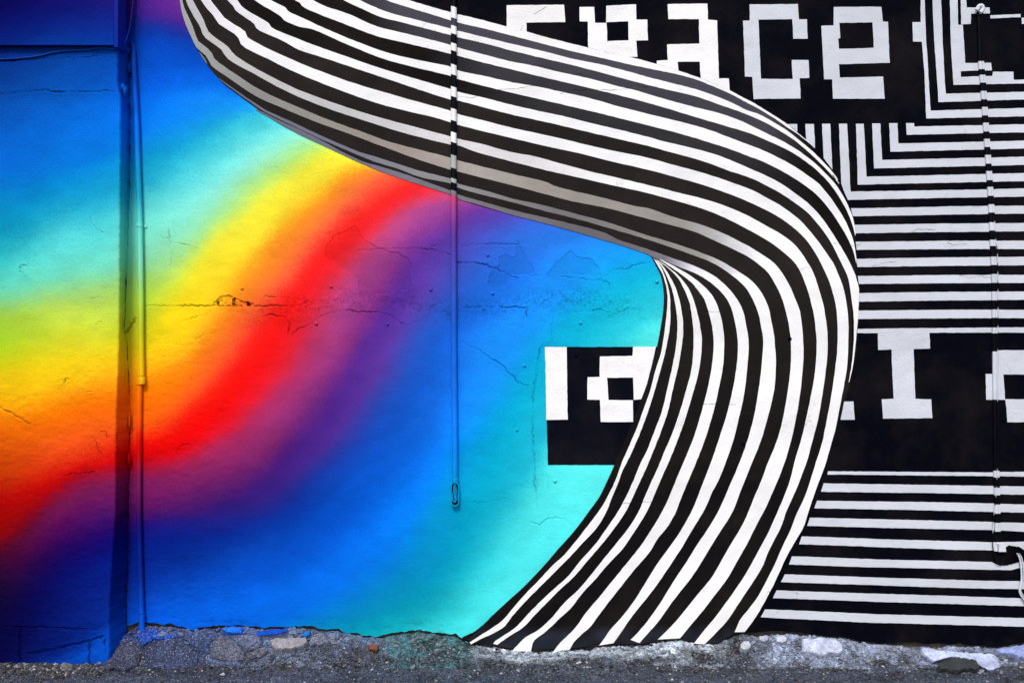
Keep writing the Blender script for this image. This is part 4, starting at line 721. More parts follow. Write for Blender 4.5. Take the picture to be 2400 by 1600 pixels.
# the return that runs back to the main wall, with a ragged joint along it
nb = 14; BXp = BXP
Yc = (ytop + v * (1545 - ytop))[:, 0]
fx0 = (edge_x(Yc + fbm(Yc * .03, Yc * 0, 2) * 6) + fbm(Yc * 0.09, Yc * 0 + 2, 3) * 0.7 - 1200) * M * k
fz = CAM_Z - (Yc - 800) * M * k
bx = np.interp(Yc, [b[0] for b in BXp], [b[1] for b in BXp]) - 1.2 + fbm(Yc * 0.05, Yc * 0 + 7, 4) * 1.3
V = []; C = []
for j in range(nb):
    t = j / (nb - 1)
    X_ = fx0 * (1 - t) + (bx - 1200) * M * t + fbm(Yc * 0.03, Yc * 0 + t * 3, 3) * 0.0012 * (0 < j < nb - 1)
    y_ = -(DL - 0.006) * (1 - t) + 0.004 * t
    y_ = np.full(len(Yc), y_)
    V.append(np.stack([X_, y_, fz], 1)); C.append(rain(np.full(len(Yc), 290.0), Yc - 6) * 0.97)
V = np.array(V).reshape(-1, 3); C = np.array(C).reshape(-1, 3)
idx = np.arange(nb * rows).reshape(nb, rows)
F = np.stack([idx[:-1, :-1], idx[:-1, 1:], idx[1:, 1:], idx[1:, :-1]], -1).reshape(-1, 4).tolist()
obj('return_face', V, F, MAT_RAIN, pier, colors=C)
# lumps of mortar in the joint
def lump(c, r, seed, flat=(1, 1, 1), nu=9, nv=7, sharp=0.35):
    V = []; F = []
    rs = random.Random(seed)
    off = Vector((rs.uniform(0, 50), rs.uniform(0, 50), rs.uniform(0, 50)))
    for i in range(nv + 1):
        th = math.pi * i / nv
        for j in range(nu):
            ph = 2 * math.pi * j / nu
            d = Vector((math.sin(th) * math.cos(ph), math.sin(th) * math.sin(ph), math.cos(th)))
            # faceted: pull in towards a few random cutting planes
            s = 1 + sharp * noise.noise(d * 1.3 + off) + 0.15 * noise.noise(d * 3.1 + off)
            d2 = Vector((d.x * flat[0], d.y * flat[1], d.z * flat[2])) * r * s
            V.append((c[0] + d2.x, c[1] + d2.y, c[2] + d2.z))
    for i in range(nv):
        for j in range(nu): F.append((i * nu + j, i * nu + (j + 1) % nu, (i + 1) * nu + (j + 1) % nu, (i + 1) * nu + j))
    return V, F
for i, (x, y, rx, rz) in enumerate(((286, 205, .014, .018), (293, 212, .010, .022), (299, 120, .012, .016), (303, 160, .008, .03), (304, 985, .006, .04), (303, 1075, .007, .03), (300, 240, .008, .012))):
    q = P(x, y, 0.02 if x > 295 else 0.09)
    V, F = lump(q, 1.0, i + 3, (rx, 0.012, rz))
    obj('mortar_lump', V, F, MAT_RAIN, pier, colors=np.tile(rain(x, y) * 0.8, (len(V), 1)), smoothed=True)

def box(x0, x1, y0, y1, z0, z1, bev=0.0):
    V = [(x0,y0,z0),(x1,y0,z0),(x1,y1,z0),(x0,y1,z0),(x0,y0,z1),(x1,y0,z1),(x1,y1,z1),(x0,y1,z1)]
    return V, [(0,3,2,1),(4,5,6,7),(0,1,5,4),(1,2,6,5),(2,3,7,6),(3,0,4,7)]
# sheet fixed over the top of that wall
pan = empty('cover_panel', tuple(P(130, 106, DL)), 'dark blue flat panel over the top of the projecting wall', 'panel')
a = P(-420, TOPY, DL + .03); b = P(266, 105.5, DL + .03)
nx, nz = 60, 26; V = []; C = []
for i in range(nz):
    for j in range(nx):
        px = -420 + (686) * j / (nx - 1); py = TOPY + (105.5 - TOPY) * i / (nz - 1)
        q = P(px, py, DL + 0.03); V.append((q.x, q.y - 0.0015 * fbm(np.array(px * .02), np.array(py * .03), 2), q.z)); C.append(rain(px, py))
F = [(i * nx + j, (i + 1) * nx + j, (i + 1) * nx + j + 1, i * nx + j + 1) for i in range(nz - 1) for j in range(nx - 1)]
n0 = len(V)
for j in range(nx): p = V[(nz - 1) * nx + j]; V.append((p[0], -DL - 0.004, p[2])); C.append(C[(nz - 1) * nx + j])
F += [((nz - 1) * nx + j, n0 + j, n0 + j + 1, (nz - 1) * nx + j + 1) for j in range(nx - 1)]
obj('sheet', V, F, MAT_RAIN, pan, colors=np.array(C))
a = P(267, 111, DL + .034); b = P(276, TOPY, DL + .034)
V, F = box(a.x, b.x, -DL - 0.034, -DL + 0.06, a.z, b.z)
obj('edge_trim', V, F, MAT_RAIN, pan, colors=np.array([rain(268, 60 if q[2] < 2.7 else -40) * 1.25 for q in V]))

# ------------------------------------------------------------------ pipes and cables
def tube(path, r, seg=14, cap=True):
    path = [Vector(p) for p in path]; n = len(path); V = []; F = []
    rr = r if hasattr(r, '__len__') else [r] * n
    for i, p in enumerate(path):
        t = (path[min(i + 1, n - 1)] - path[max(i - 1, 0)]).normalized()
        s = t.cross(Vector((0, 1, 0)));  s = Vector((1, 0, 0)) if s.length < 1e-3 else s.normalized()
        w = s.cross(t).normalized()
        for k in range(seg):
            a = 2 * math.pi * k / seg; V.append(p + (s * math.cos(a) + w * math.sin(a)) * rr[i])
    for i in range(n - 1):
        for k in range(seg):
            F.append((i * seg + k, i * seg + (k + 1) % seg, (i + 1) * seg + (k + 1) % seg, (i + 1) * seg + k))
    if cap: F.append(tuple(range(seg))); F.append(tuple((n - 1) * seg + k for k in range(seg))[::-1])
    return V, F
def px_of(p):   # wall pixel behind a point, straight through the wall
    return p[0] / M + 1200, 800 - (p[2] - CAM_Z) / M
def rain_at(V, dx=0, dy=0):
    a = np.array([px_of(q) for q in V]); return rain(a[:, 0] + dx, a[:, 1] + dy)
def pipe_path(pts, d, n=80): return [P(x, y, d) for x, y in smooth(pts, n)]

cA = empty('conduit', tuple(P(333, 1480, .018)), 'painted conduit in the corner beside the projecting wall, jointed halfway', 'pipe')
pts = T(0,0,(1165,370),(1190,385),(1210,425),(1222,490),(1226,560),(1240,800),(1255,1100),(1270,1568)) + T(1,0,(1278,200),(1290,700),(1296,1200),(1298,1568)) + T(2,0,(1302,200),(1306,388))
path = pipe_path(pts, 0.02, 120); 
for i in range(12): path[i].y += 0.03 * (1 - i / 12) ** 2
V, F = tube(path, 0.0122); obj('upper_pipe', V, F, MAT_PIPE, cA, colors=rain_at(V, 0, -26), smoothed=True)
V, F = tube([P(332.6, 880, .021), P(332.8, 884, .021), P(333.2, 897, .021), P(333.2, 899, .021)], [.0135, .0148, .0148, .0132]); obj('coupling', V, F, MAT_PIPE, cA, colors=rain_at(V, 0, -50), smoothed=True)
pts = T(2,0,(1282,395),(1280,700),(1276,1100),(1276,1568)) + T(3,0,(1276,0),(1284,300),(1292,600),(1302,925))
V, F = tube(pipe_path(pts, 0.016, 120), 0.0120); obj('lower_pipe', V, F, MAT_PIPE, cA, colors=rain_at(V, 0, 12), smoothed=True)
V, F = tube(pipe_path(T(3,0,(1303,920),(1304,935),(1304,990),(1306,1060),(1312,1110)), 0.018, 14), [.0125,.0140,.0140,.0140,.0140,.0140,.0136,.0134,.0134,.0134,.0134,.0134,.0134,.0134]); obj('coupling', V, F, MAT_PIPE, cA, colors=rain_at(V), smoothed=True)
# clamp
V = []; F = []
cq = P(*T(1,0,(1284,500))[0], 0.02); wz = 0.0065
for k in range(13):
    a_ = math.pi * k / 12
    for rr, zz in ((.0122, -wz), (.0148, -wz), (.0148, wz), (.0122, wz)): V.append((cq.x - rr * math.cos(a_), cq.y - rr * math.sin(a_), cq.z + zz))
for k in range(12):
    for j in range(4): F.append((k * 4 + j, k * 4 + (j + 1) % 4, k * 4 + 4 + (j + 1) % 4, k * 4 + 4 + j))
b0 = len(V); v2, f2 = box(cq.x + .011, cq.x + .027, -.0045, 0.001, cq.z - .0095, cq.z + .003); V += v2; F += [tuple(b0 + i for i in f) for f in f2]
b0 = len(V); v2, f2 = box(cq.x - .0148, cq.x - .0122, cq.y, 0.001, cq.z - wz, cq.z + wz); V += v2; F += [tuple(b0 + i for i in f) for f in f2]
obj('clamp', V, F, MAT_PIPE, cA, colors=rain_at(V))

# thin cable across the top left
pts = T(0,0,(1222,-600),(1220,0),(1205,150),(1180,300),(1150,380),(1110,430),(1060,452),(960,445),(880,445),(800,460),(650,465),(500,480),(350,515),(180,535),(0,545),(-600,560))
dd = smooth(pts, 120)
path = []
for x, y in dd:
    d = DL + 0.006 if x < 272 else max(0.03, DL + 0.006 - (x - 272) / 36 * 0.10)
    path.append(P(x, y, d))
V, F = tube(path, 0.0038, 8); o = obj('cable', V, F, MAT_PIPE, colors=rain_at(V) * 1.15, smoothed=True)
tag(o, 'thin blue painted cable hanging across the upper left corner', 'cable')

# striped pipe in the middle
cB = empty('conduit', tuple(P(1067, 1185, .018)), 'middle conduit painted in black and white bands above and rainbow below', 'pipe')
SEQ = [(-150, -60, 'b'), (-60, -20, 'w'), (-20, 16.6, 'b'), (16.6, 43.4, 'w'), (43.4, 61.2, 'g'), (61.2, 80.4, 'w'), (80.4, 102, 'b'), (102, 120, 'w'), (120, 151.8, 'b'), (151.8, 176, 'w'), (176, 204, 'b'), (204, 227, 'w'), (227, 255, 'b'), (255, 283, 'w'), (283, 310, 'b'), (310, 334, 'w'), (334, 363.5, 'b'), (363.5, 394, 's'), (394, 418, 'b'), (418, 428, 's'), (428, 446, 'b'), (446, 457, 'm')]
bc = {'b': BLACK * 1.2, 'w': WHITE, 'g': np.array(lin((64, 70, 88))) / GAIN, 's': np.array(lin((176, 180, 178))) / GAIN, 'm': np.array(lin((128, 132, 140))) / GAIN}
RB, DB = 0.0138, 0.0165
def pipe_x(y): return np.interp(y, [-150, 400, 800, 1000, 1200], [1064.0, 1063.2, 1064.0, 1066, 1067])
V = []; C = []; F = []; seg = 18; ring = 0
def add_ring(y, col):
    global ring
    q = P(float(pipe_x(y)), y, DB)
    for k in range(seg):
        a_ = 2 * math.pi * k / seg; ca, sa = math.cos(a_), math.sin(a_)
        sl = 0.0045 * ca - 0.003 * sa         # bands run down to the right round the pipe
        if y > 500: sl = 0
        V.append((q.x + RB * ca, q.y + RB * sa, q.z - sl)); C.append(col)
    ring += 1
def link():
    for k in range(seg): F.append(((ring - 2) * seg + k, (ring - 2) * seg + (k + 1) % seg, (ring - 1) * seg + (k + 1) % seg, (ring - 1) * seg + k))
for y0, y1, kk in SEQ:
    add_ring(y0, bc[kk]); add_ring(y1 - 0.15, bc[kk]); link()
first = True
for y in np.linspace(457, 1121, 120):
    add_ring(float(y), rain(1064 - 4, y - 14)); 
    if not first: link()
    first = False
obj('pipe', V, F, MAT_PIPE, cB, colors=np.array(C), smoothed=True)
V, F = tube([P(1066.8, y, DB) for y in (1117, 1119, 1129, 1131)], [RB, RB + .0016, RB + .0016, RB], 18); obj('collar', V, F, MAT_PIPE, cB, colors=rain_at(V), smoothed=True)
# open conduit body with its wires
def stadium(cx, cz, hw, hh, y, n=8):
    pts = []
    for s in (1, -1):
        for k in range(n + 1):
            a_ = math.pi * k / n if s > 0 else math.pi + math.pi * k / n
            pts.append((cx + hw * math.cos(a_), y, cz + s * (hh - hw) + hw * math.sin(a_)))
    return pts
q = P(1066.5, 1157, 0.02); W, H = 0.0192, 0.056
o1 = stadium(q.x, q.z, W, H, -0.001); o2 = stadium(q.x, q.z, W, H, -0.030); i2 = stadium(q.x, q.z, W - .0042, H - .0042, -0.030); i1 = stadium(q.x, q.z, W - .0042, H - .0042, -0.006)
n = len(o1); V = o1 + o2 + i2 + i1; F = []
for L0 in range(3):
    for k in range(n): F.append((L0 * n + k, L0 * n + (k + 1) % n, (L0 + 1) * n + (k + 1) % n, (L0 + 1) * n + k))
F.append(tuple(3 * n + k for k in range(n)))
jb = obj('junction_box', V, F, MAT_PIPE, cB, colors=np.vstack([rain_at(o1), rain_at(o2), rain_at(i2), np.tile([0.01, 0.012, 0.02], (n, 1))]), label='open conduit body with bare wire loops')
def sub(name, V, F, mat, par, colors):
    w = np.array(par.parent.location) if par.parent else np.zeros(3)
    me_o = obj(name, np.array([tuple(v) for v in V]) - w, F, mat, None, colors=colors, smoothed=True); me_o.parent = par; return me_o
for pl in (((1064,1131),(1063,1150),(1060,1164),(1062,1174),(1067,1176),(1070,1170)), ((1067,1131),(1070,1150),(1071,1165),(1068,1174),(1065,1168),(1066,1150),(1066,1131)), ((1068,1131),(1068,1148),(1067,1160),(1069,1172))):
    p2 = [P(x, y, .018 + .004 * i / 6) for i, (x, y) in enumerate(smooth(pl, 26))]
    V, F = tube(p2, 0.0024, 8); sub('wire', V, F, MAT_PIPE, jb, rain_at(V) * 1.0)

# cable trunking on the right, painted with the bars
cC = empty('cable_cover', tuple(P(2335, 1295, .012)), 'narrow vertical cable cover on the right, banded black and white with the bars', 'pipe')
CX = T(0,3,(1948,110),(1950,300),(1960,600),(1975,730),(1985,880),(1995,1030),(2005,1170),(2015,1330),(2025,1470)) + T(1,3,(2035,50),(2045,190),(2055,350),(2060,500),(2068,680),(2075,830),(2082,980),(2084,1150),(2085,1310),(2087,1470)) + T(2,3,(2092,300),(2096,700),(2100,1100),(2100,1210),(2105,1350),(2110,1568)) + T(3,3,(2110,130),(2112,200))
def cover_x(y): return float(np.interp(y, [c_[1] for c_ in CX], [c_[0] for c_ in CX]))
WB = T(0,3,(565,635),(685,760),(840,915),(985,1060),(1130,1210),(1280,1350),(1425,1505)); WB = []
for r, lst in ((0, ((565,638),(690,762),(838,915),(985,1062),(1130,1210),(1278,1352),(1425,1505))), (1, ((5,88),(150,232),(310,385),(475,550),(635,692),(790,866),(950,1030),(1110,1190),(1275,1350),(1440,1492))), (2, ((92,532),(1186,1246),(1340,1410),(1495,1568))), (3, ((0,10),(95,175)))):
    for a_, b_ in lst: WB.append((400 * r + a_ / 3.92, 400 * r + b_ / 3.92))
segs = []; cur = 28
for a_, b_ in WB:
    if a_ > cur + 0.4: segs.append((cur, a_, BLACK * 0.9))
    segs.append((a_, b_, DIMW)); cur = b_
segs.append((cur, 1452, BLACK * .9)) if False else None
prof = [(-.0135, 0.001), (-.0135, .008), (-.011, .0105), (-.004, .0115), (-.0032, .0085), (.0012, .0085), (.002, .0112), (.0085, .0112), (.0125, .009), (.0135, .006), (.0135, .001)]
V = []; C = []; F = []; npf = len(prof)
for y0, y1, col in segs:
    for yy in (y0, y1):
        q = P(cover_x(yy), yy, .008)
        for dx, d in prof: V.append((q.x + dx, -d - 0.002, q.z)); C.append(col)
    b0 = len(V) - 2 * npf
    for k in range(npf - 1): F.append((b0 + k, b0 + k + 1, b0 + npf + k + 1, b0 + npf + k))
obj('cover_strip', V, F, MAT_PIPE, cC, colors=np.array(C))
pts = T(0,3,(1920,95),(1935,62),(1962,52),(1975,70),(1968,100),(1950,118))
V, F = tube(pipe_path(pts, 0.022, 24), 0.0085, 12); obj('elbow', V, F, MAT_PIPE, cC, colors=np.tile(DIMW, (len(V), 1)), smoothed=True, label='white bent end of the cable cover')
# loose thin wire beside it
pts = T(1,3,(2082,400),(2090,600),(2104,700),(2112,900),(2114,1300)) + T(2,3,(2108,400),(2112,900),(2104,1250),(2088,1500)) + T(3,3,(2072,60),(2066,200),(2068,340),(2085,420),(2105,470),(2150,478))
V, F = tube(pipe_path(pts, 0.014, 120), 0.0020, 7)
cols = []
for q in V:
    x, y = px_of(q); cols.append(DIMW if any(a_ - 2 < y < b_ for a_, b_ in WB) else BLACK)
o = obj('cable', V, F, MAT_PIPE, colors=np.array(cols), smoothed=True); tag(o, 'thin loose wire running down beside the cable cover on the right', 'cable')
# small box under it
V, F = box(P(2340, 0, .02).x, P(2357.5, 0, .02).x, -.024, -.002, P(0, 1292, .02).z, P(0, 1275, .02).z)
V[4] = (V[4][0] + .002,) + V[4][1:]; V[5] = (V[5][0] - .004, V[5][1], V[5][2] - .001)
V += [(P(2328, 0).x, -.008, P(0, 1290).z), (P(2340, 0).x, -.008, P(0, 1291).z), (P(2340, 0).x, -.008, P(0, 1276).z), (P(2328, 0).x, -.008, P(0, 1277).z)]
F.append((8, 9, 10, 11))
o = obj('socket_box', V, F, MAT_PIPE, cC, colors=np.tile(DIMW * 1.05, (len(V), 1)))
# broken hole in the wall to the right of the box, and the cable that hangs from it
hole = [(2360,1283),(2366,1279),(2374,1281),(2386,1282),(2396,1288),(2412,1294),(2420,1310),(2410,1318),(2396,1312),(2384,1316),(2372,1320),(2358,1322),(2346,1323),(2338,1318),(2334,1308),(2332,1294),(2345,1296)]
o = coat('hole_rim', [hole], 0.0026, MAT_BLACK, BLACK * 0.6, label='ragged dark hole beside the socket box')
V = []; F = []; hl = jag(hole + [hole[0]], 4, 1.0); m_ = len(hl)
for dd_, sc in ((0.0, 1.12), (0.006, 1.05), (0.003, 0.97)):
    cx_, cy_ = 2374, 1302
    for x, y in hl: V.append(P(cx_ + (x - cx_) * sc, cy_ + (y - cy_) * sc, dd_ + random.uniform(0, .002)))
for L0 in range(2):
    for k_ in range(m_ - 1): F.append((L0 * m_ + k_, L0 * m_ + k_ + 1, (L0 + 1) * m_ + k_ + 1, (L0 + 1) * m_ + k_))
obj('broken_edge', V, F, MAT_BLACK, wall, colors=np.tile(BLACK * 1.5, (len(V), 1)))
for j, (dx, rr) in enumerate(((0, .0042), (5, .003))):
    pts = [(2384 + dx, 1296), (2390 + dx, 1308), (2393 + dx, 1325), (2394.5 + dx, 1350), (2393 + dx * .6, 1366), (2389.5 + dx * .5, 1382), (2392 + dx, 1393), (2400 + dx, 1404), (2416 + dx, 1440), (2420 + dx, 1500)]
    V, F = tube(pipe_path(pts, 0.014 + .004 * j, 60), rr, 9)
    o = obj('cable', V, F, MAT_PIPE, colors=np.tile(DIMW * (1.05 - .15 * j), (len(V), 1)), smoothed=True)
    tag(o, ('thicker white cable hanging from the broken hole at the right edge', 'thinner white cable looping from the broken hole at the right edge')[j], 'cable')

# ------------------------------------------------------------------ rubble along the foot of the wall
def slab(name, poly, th, col, label, cat='stone', mat=None, lift=0.0, tilt=0.0, top=None, sink=0.6, group='loose stones and slabs along the wall foot'):
    """an angular piece lying on the rubble slope; poly = its outline in photo pixels, th = how far it stands proud"""
    th = min(th, 0.03)
    ring = rough_loop(poly, 5, 1.9); n = len(ring); c = np.mean(np.array(ring), 0)
    nrm = Vector((0, -0.62, 0.78))
    V = []
    foot = [ground_hit(x, y + th * 0.78 / M * 0.9) for x, y in ring]
    mid = sum(foot, Vector()) / n
    for a_, sc in ((-0.02, 1.03), (th * 0.55, 1.0), (th * 0.9, 0.955), (th, 0.86)):
        for p_ in foot:
            q = mid + (p_ - mid) * sc
            V.append(q + nrm * (a_ + random.uniform(-1, 1) * 0.0012))
    tx, ty = random.uniform(-.05, .05), random.uniform(-.06, .06)
    for k in range(2 * n, 4 * n): V[k] = V[k] + nrm * ((V[k].x - mid.x) * tx + (V[k].y - mid.y) * ty)
    F = []
    for L0 in range(3):
        for k in range(n): F.append((L0 * n + k, L0 * n + (k + 1) % n, (L0 + 1) * n + (k + 1) % n, (L0 + 1) * n + k))
    F.append(tuple(3 * n + k for k in range(n)))
    F.append(tuple(range(n))[::-1])
    # outlines are read clockwise or anticlockwise: make the top face up
    a3, b3, c3 = V[3 * n], V[3 * n + n // 3], V[3 * n + 2 * n // 3]
    if (b3 - a3).cross(c3 - a3).dot(nrm) < 0: F = [f[::-1] for f in F]
    V = np.array([tuple(v_) for v_ in V])
    cc = np.tile(np.array(lin(col)) / GAIN, (len(V), 1))
    if top is not None: cc[n * 2:] = np.array(lin(top)) / GAIN
    cc = cc * (1 + 0.25 * fbm(V[:, 0] * 60, V[:, 2] * 60, 3))[:, None]
    base = Vector((V[:, 0].mean(), V[:, 1].mean(), V[:, 2].min()))
    o = obj(name, V - np.array(base), F, mat or MAT_STONE, None, colors=np.clip(cc, 0.002, 0.9)); o.location = base
    tag(o, label, cat, group); return o
slab('stone', T(3,1,(130,1160),(180,1142),(300,1148),(470,1140),(482,1180),(440,1225),(330,1245),(200,1250),(150,1210)), .05, (150,148,155), 'long pale flat stone under the blue plaster edge', tilt=.6)
slab('stone', T(3,3,(305,1148),(420,1142),(600,1145),(665,1190),(682,1260),(640,1290),(560,1280),(490,1310),(430,1285),(308,1262)), .06, (196,204,226), 'large white painted block right of the ribbon foot', tilt=.4)
slab('stone', T(3,3,(58,1150),(80,1120),(130,1118),(168,1145),(160,1172),(118,1190),(75,1178)), .03, (190,196,212), 'small rounded white stone left of the large white block', tilt=.4)
slab('stone', T(3,2,(2090,1200),(2120,1170),(2170,1172),(2192,1210),(2178,1245),(2130,1255),(2095,1240)), .03, (188,194,205), 'egg shaped white stone at the right foot of the ribbon', tilt=.4)
slab('stone', T(3,2,(2260,1130),(2320,1120),(2352,1135),(2345,1165),(2300,1180),(2265,1160)), .03, (170,176,190), 'pale wedge stone tucked under the last ribbon stripe', tilt=.4)
slab('brick_shard', T(3,1,(1035,1215),(1060,1200),(1125,1208),(1130,1250),(1110,1265),(1045,1250)), .04, (112,70,56), 'rust brown brick shard in the rubble below the turquoise paint', 'brick', tilt=.4)
slab('concrete_slab', T(3,3,(1375,1250),(1420,1238),(1560,1262),(1700,1275),(1900,1280),(2080,1290),(2115,1330),(2125,1400),(2050,1430),(1950,1400),(1910,1350),(1800,1330),(1660,1318),(1560,1345),(1500,1365),(1420,1310)), .07, (130,138,165), 'long low white splashed concrete slab at the lower right', 'slab', tilt=.8, top=(196,206,235))
slab('concrete_slab', T(3,3,(1545,1400),(1590,1350),(1660,1322),(1730,1318),(1850,1345),(1925,1352),(1940,1410),(1900,1440),(1800,1425),(1740,1452),(1640,1430),(1570,1438)), .05, (64,68,68), 'dark mossy slab below the long white splashed slab', 'slab', tilt=.8)
slab('concrete_slab', T(3,3,(2080,1240),(2200,1225),(2352,1195),(2500,1190),(2500,1300),(2352,1330),(2200,1290),(2110,1270)), .08, (150,165,215), 'pale blue white slab wedged under the wall at the right edge', 'slab', tilt=.7)
slab('plaster_flake', T(3,1,(0,1100),(60,1080),(180,1062),(300,1066),(303,1090),(250,1108),(100,1130),(20,1132)), .03, (150,155,172), 'fallen plaster flake with blue paint on its top face', 'plaster', tilt=.9, top=(10,75,190))
slab('plaster_flake', T(3,1,(415,1128),(450,1092),(505,1082),(500,1120),(460,1142)), .02, (20,110,190), 'small blue green plaster flake leaning in the broken edge', 'plaster', tilt=.6)
slab('plaster_flake', T(3,0,(2045,1062),(2130,1038),(2240,1050),(2225,1100),(2150,1102),(2090,1092)), .03, (28,110,225), 'bright blue plaster piece set back under the wall edge', 'plaster', tilt=.2)
AS = [(T(3,0,(985,1290),(1010,1235),(1080,1200),(1190,1190),(1285,1215),(1300,1290),(1280,1400),(1150,1440),(960,1440)), 'cracked asphalt piece nearest the projecting wall'),
      (T(3,0,(1310,1215),(1270,1130),(1290,1075),(1400,1060),(1540,1120),(1660,1145),(1530,1165),(1420,1160)), 'blue dusted asphalt piece at the foot of the corner conduit'),
      (T(3,0,(1325,1225),(1430,1172),(1540,1178),(1640,1150),(1760,1230),(1890,1330),(1870,1400),(1600,1430),(1400,1425),(1310,1400)), 'widest cracked asphalt piece, in front of the corner conduit'),
      (T(3,0,(1690,1150),(1800,1075),(1960,1080),(2030,1130),(1930,1185),(1915,1290),(1780,1225)), 'cracked asphalt piece right under the blue wall edge'),
      (T(3,0,(1940,1190),(2010,1138),(2090,1145),(2180,1215),(2250,1285),(2235,1345),(2080,1365),(1930,1330)), 'cracked asphalt piece left of the pale flat stone, with a weed before it'),
      (T(3,0,(2110,1140),(2240,1118),(2352,1120),(2400,1170),(2420,1215),(2352,1250),(2262,1280),(2190,1212)), 'cracked asphalt piece touching the left end of the pale flat stone'),
      (T(3,0,(2265,1296),(2352,1262),(2440,1230),(2465,1270),(2400,1325),(2280,1340)), 'small cracked asphalt piece under the pale flat stone'),
      (T(3,1,(488,1195),(515,1115),(600,1098),(640,1108),(676,1195),(600,1212),(500,1215)), 'cracked asphalt piece just right of the pale flat stone'),
      (T(3,1,(650,1108),(720,1095),(790,1106),(800,1175),(760,1205),(692,1200)), 'squarish asphalt piece left of the turquoise plaster tip'),
      (T(3,1,(806,1128),(860,1112),(940,1130),(965,1175),(880,1200),(815,1190)), 'low asphalt piece under the turquoise plaster tip')]
for i, (pl, lab) in enumerate(AS):
    slab('asphalt_piece', pl, .013, ((58,62,80), (30,70,160), (52,60,86), (58,72,110), (82,86,102), (80,88,112), (84,86,98), (104,110,126), (108,114,128), (84,100,116))[i], lab, 'asphalt', mat=MAT_ASPH)
# broken chips packed along the foot of the wall
V = []; F = []; C = []
for i in range(420):
    px = random.uniform(262, 2480) if i < 380 else random.uniform(0, 270)
    x = (px - 1200) * M; t = abs(random.gauss(0, .028)) + .004
    if x < -1.86: t += 0.135
    r = random.uniform(.004, .0125) if random.random() < .85 else random.uniform(.012, .018)
    z = float(ground_z(x, -t))
    v_, f_ = lump((x, -t, z + r * .25), 1.0, 500 + i, (r * random.uniform(1, 1.7), r, r * random.uniform(.55, .9)), 6, 4, 1.1)
    b0 = len(V); V += v_; F += [tuple(b0 + k for k in f) for f in f_]
    g = random.choice((.04, .06, .09, .13, .2)); c_ = np.array([[g, g * 1.03, g * 1.1]])
    cc_ = overspray(np.array([px]), np.array([-t * .5]), c_)[0]
    if 1100 < px < 1720 and t < .02 and random.random() < .6: cc_ = BLACK * 3 if random.random() < .6 else WHITE * .8
    C += [cc_] * len(v_)
o = obj('rubble', V, F, MAT_STONE, colors=np.array(C)); o['kind'] = 'stuff'; o['label'] = 'broken chips and crumbs packed along the foot of the wall'
# smaller stones
ss = [(1210,1524),(1250,1528),(1318,1528),(1428,1513),(1512,1520),(1580,1512),(1660,1520),(1700,1515),(1745,1500),(1762,1510),(2048,1518),(2090,1526),(1000,1500),(968,1506),(937,1510),(884,1512),(1030,1514),(855,1500),(218,1550),(232,1556),(430,1575),(1860,1508),(2130,1530),(1160,1516),(1480,1530),(1375,1553),(1356,1555),(2370,1540),(2300,1575),(705,1560)]
for i, (x, y) in enumerate(ss):
    q = ground_hit(x, y); r = random.uniform(.006, .015)
    V, F = lump((0, 0, 0), 1.0, 40 + i, (r * random.uniform(1, 1.6), r, r * random.uniform(.6, .9)), 8, 6, 0.8)
    px, _ = px_of(q); g = random.uniform(0.6, 1.0)
    base = np.array([[.20, .21, .23]]) * g
    cc = overspray(np.full(len(V), px), np.full(len(V), -0.02), np.tile(base, (len(V), 1)))
    o = obj('stone', V, F, MAT_STONE, colors=cc); o.location = q + Vector((0, 0, r * .35)); o.rotation_euler = (random.uniform(-.3, .3), random.uniform(-.3, .3), random.uniform(0, 6))
    tag(o, 'small loose grey stone among the rubble at the wall foot', 'stone', 'small loose stones at the wall foot')
# gravel: nobody could count it
V = []; C = []
octo = np.array([(1,0,0),(.5,.87,0),(-.5,.87,0),(-1,0,0),(-.5,-.87,0),(.5,-.87,0),(.25,.1,1),(-.3,-.1,.95),(0,0,-1)], float)
of = np.array([(0,1,6),(1,2,6),(2,7,6),(2,3,7),(3,4,7),(4,5,7),(5,6,7),(5,0,6),(1,0,8),(2,1,8),(3,2,8),(4,3,8),(5,4,8),(0,5,8)])
NG = 42000
gx = rng.uniform(-2.75, 2.75, NG); near = rng.random(NG) < 0.6
gt = np.where(near, np.abs(rng.normal(0, 0.085, NG)), rng.uniform(0, 0.6, NG))
gt = np.where((gx < -1.84) & (gt < 0.14), gt + 0.14, gt)
gr = np.where(near, rng.gamma(2.2, 0.0013, NG) + 0.0010, rng.gamma(2.2, 0.00095, NG) + 0.0009)
gr = np.minimum(gr, 0.012)
gz = ground_z(gx, -gt)
ang = rng.uniform(0, 6.28, NG); ca, sa = np.cos(ang), np.sin(ang)
sx, sy, sz = gr * rng.uniform(.8, 1.5, NG), gr * rng.uniform(.7, 1.2, NG), gr * rng.uniform(.5, 1.0, NG)
jit = rng.uniform(.72, 1.25, (NG, 9))
ox = octo[None, :, 0] * sx[:, None] * jit; oy = octo[None, :, 1] * sy[:, None] * jit; oz = octo[None, :, 2] * sz[:, None] * jit
tl = rng.uniform(-.5, .5, NG)[:, None]; oz = oz + ox * tl
VX = gx[:, None] + ox * ca[:, None] - oy * sa[:, None]; VY = -gt[:, None] + ox * sa[:, None] + oy * ca[:, None]
VZ = gz[:, None] + 0.004 * np.clip(1 - gt / 0.18, 0, 1)[:, None] + gr[:, None] * .2 + oz
Vg = np.stack([VX, VY, VZ], -1).reshape(-1, 3)
Fg = (of[None] + (np.arange(NG) * 9)[:, None, None]).reshape(-1, 3)
gg = rng.choice([.018, .03, .045, .06, .08, .12, .2, .34], NG, p=[.14, .2, .2, .16, .12, .09, .06, .03])
Cg = gg[:, None] * np.array([1.0, 1.04, 1.14])[None]
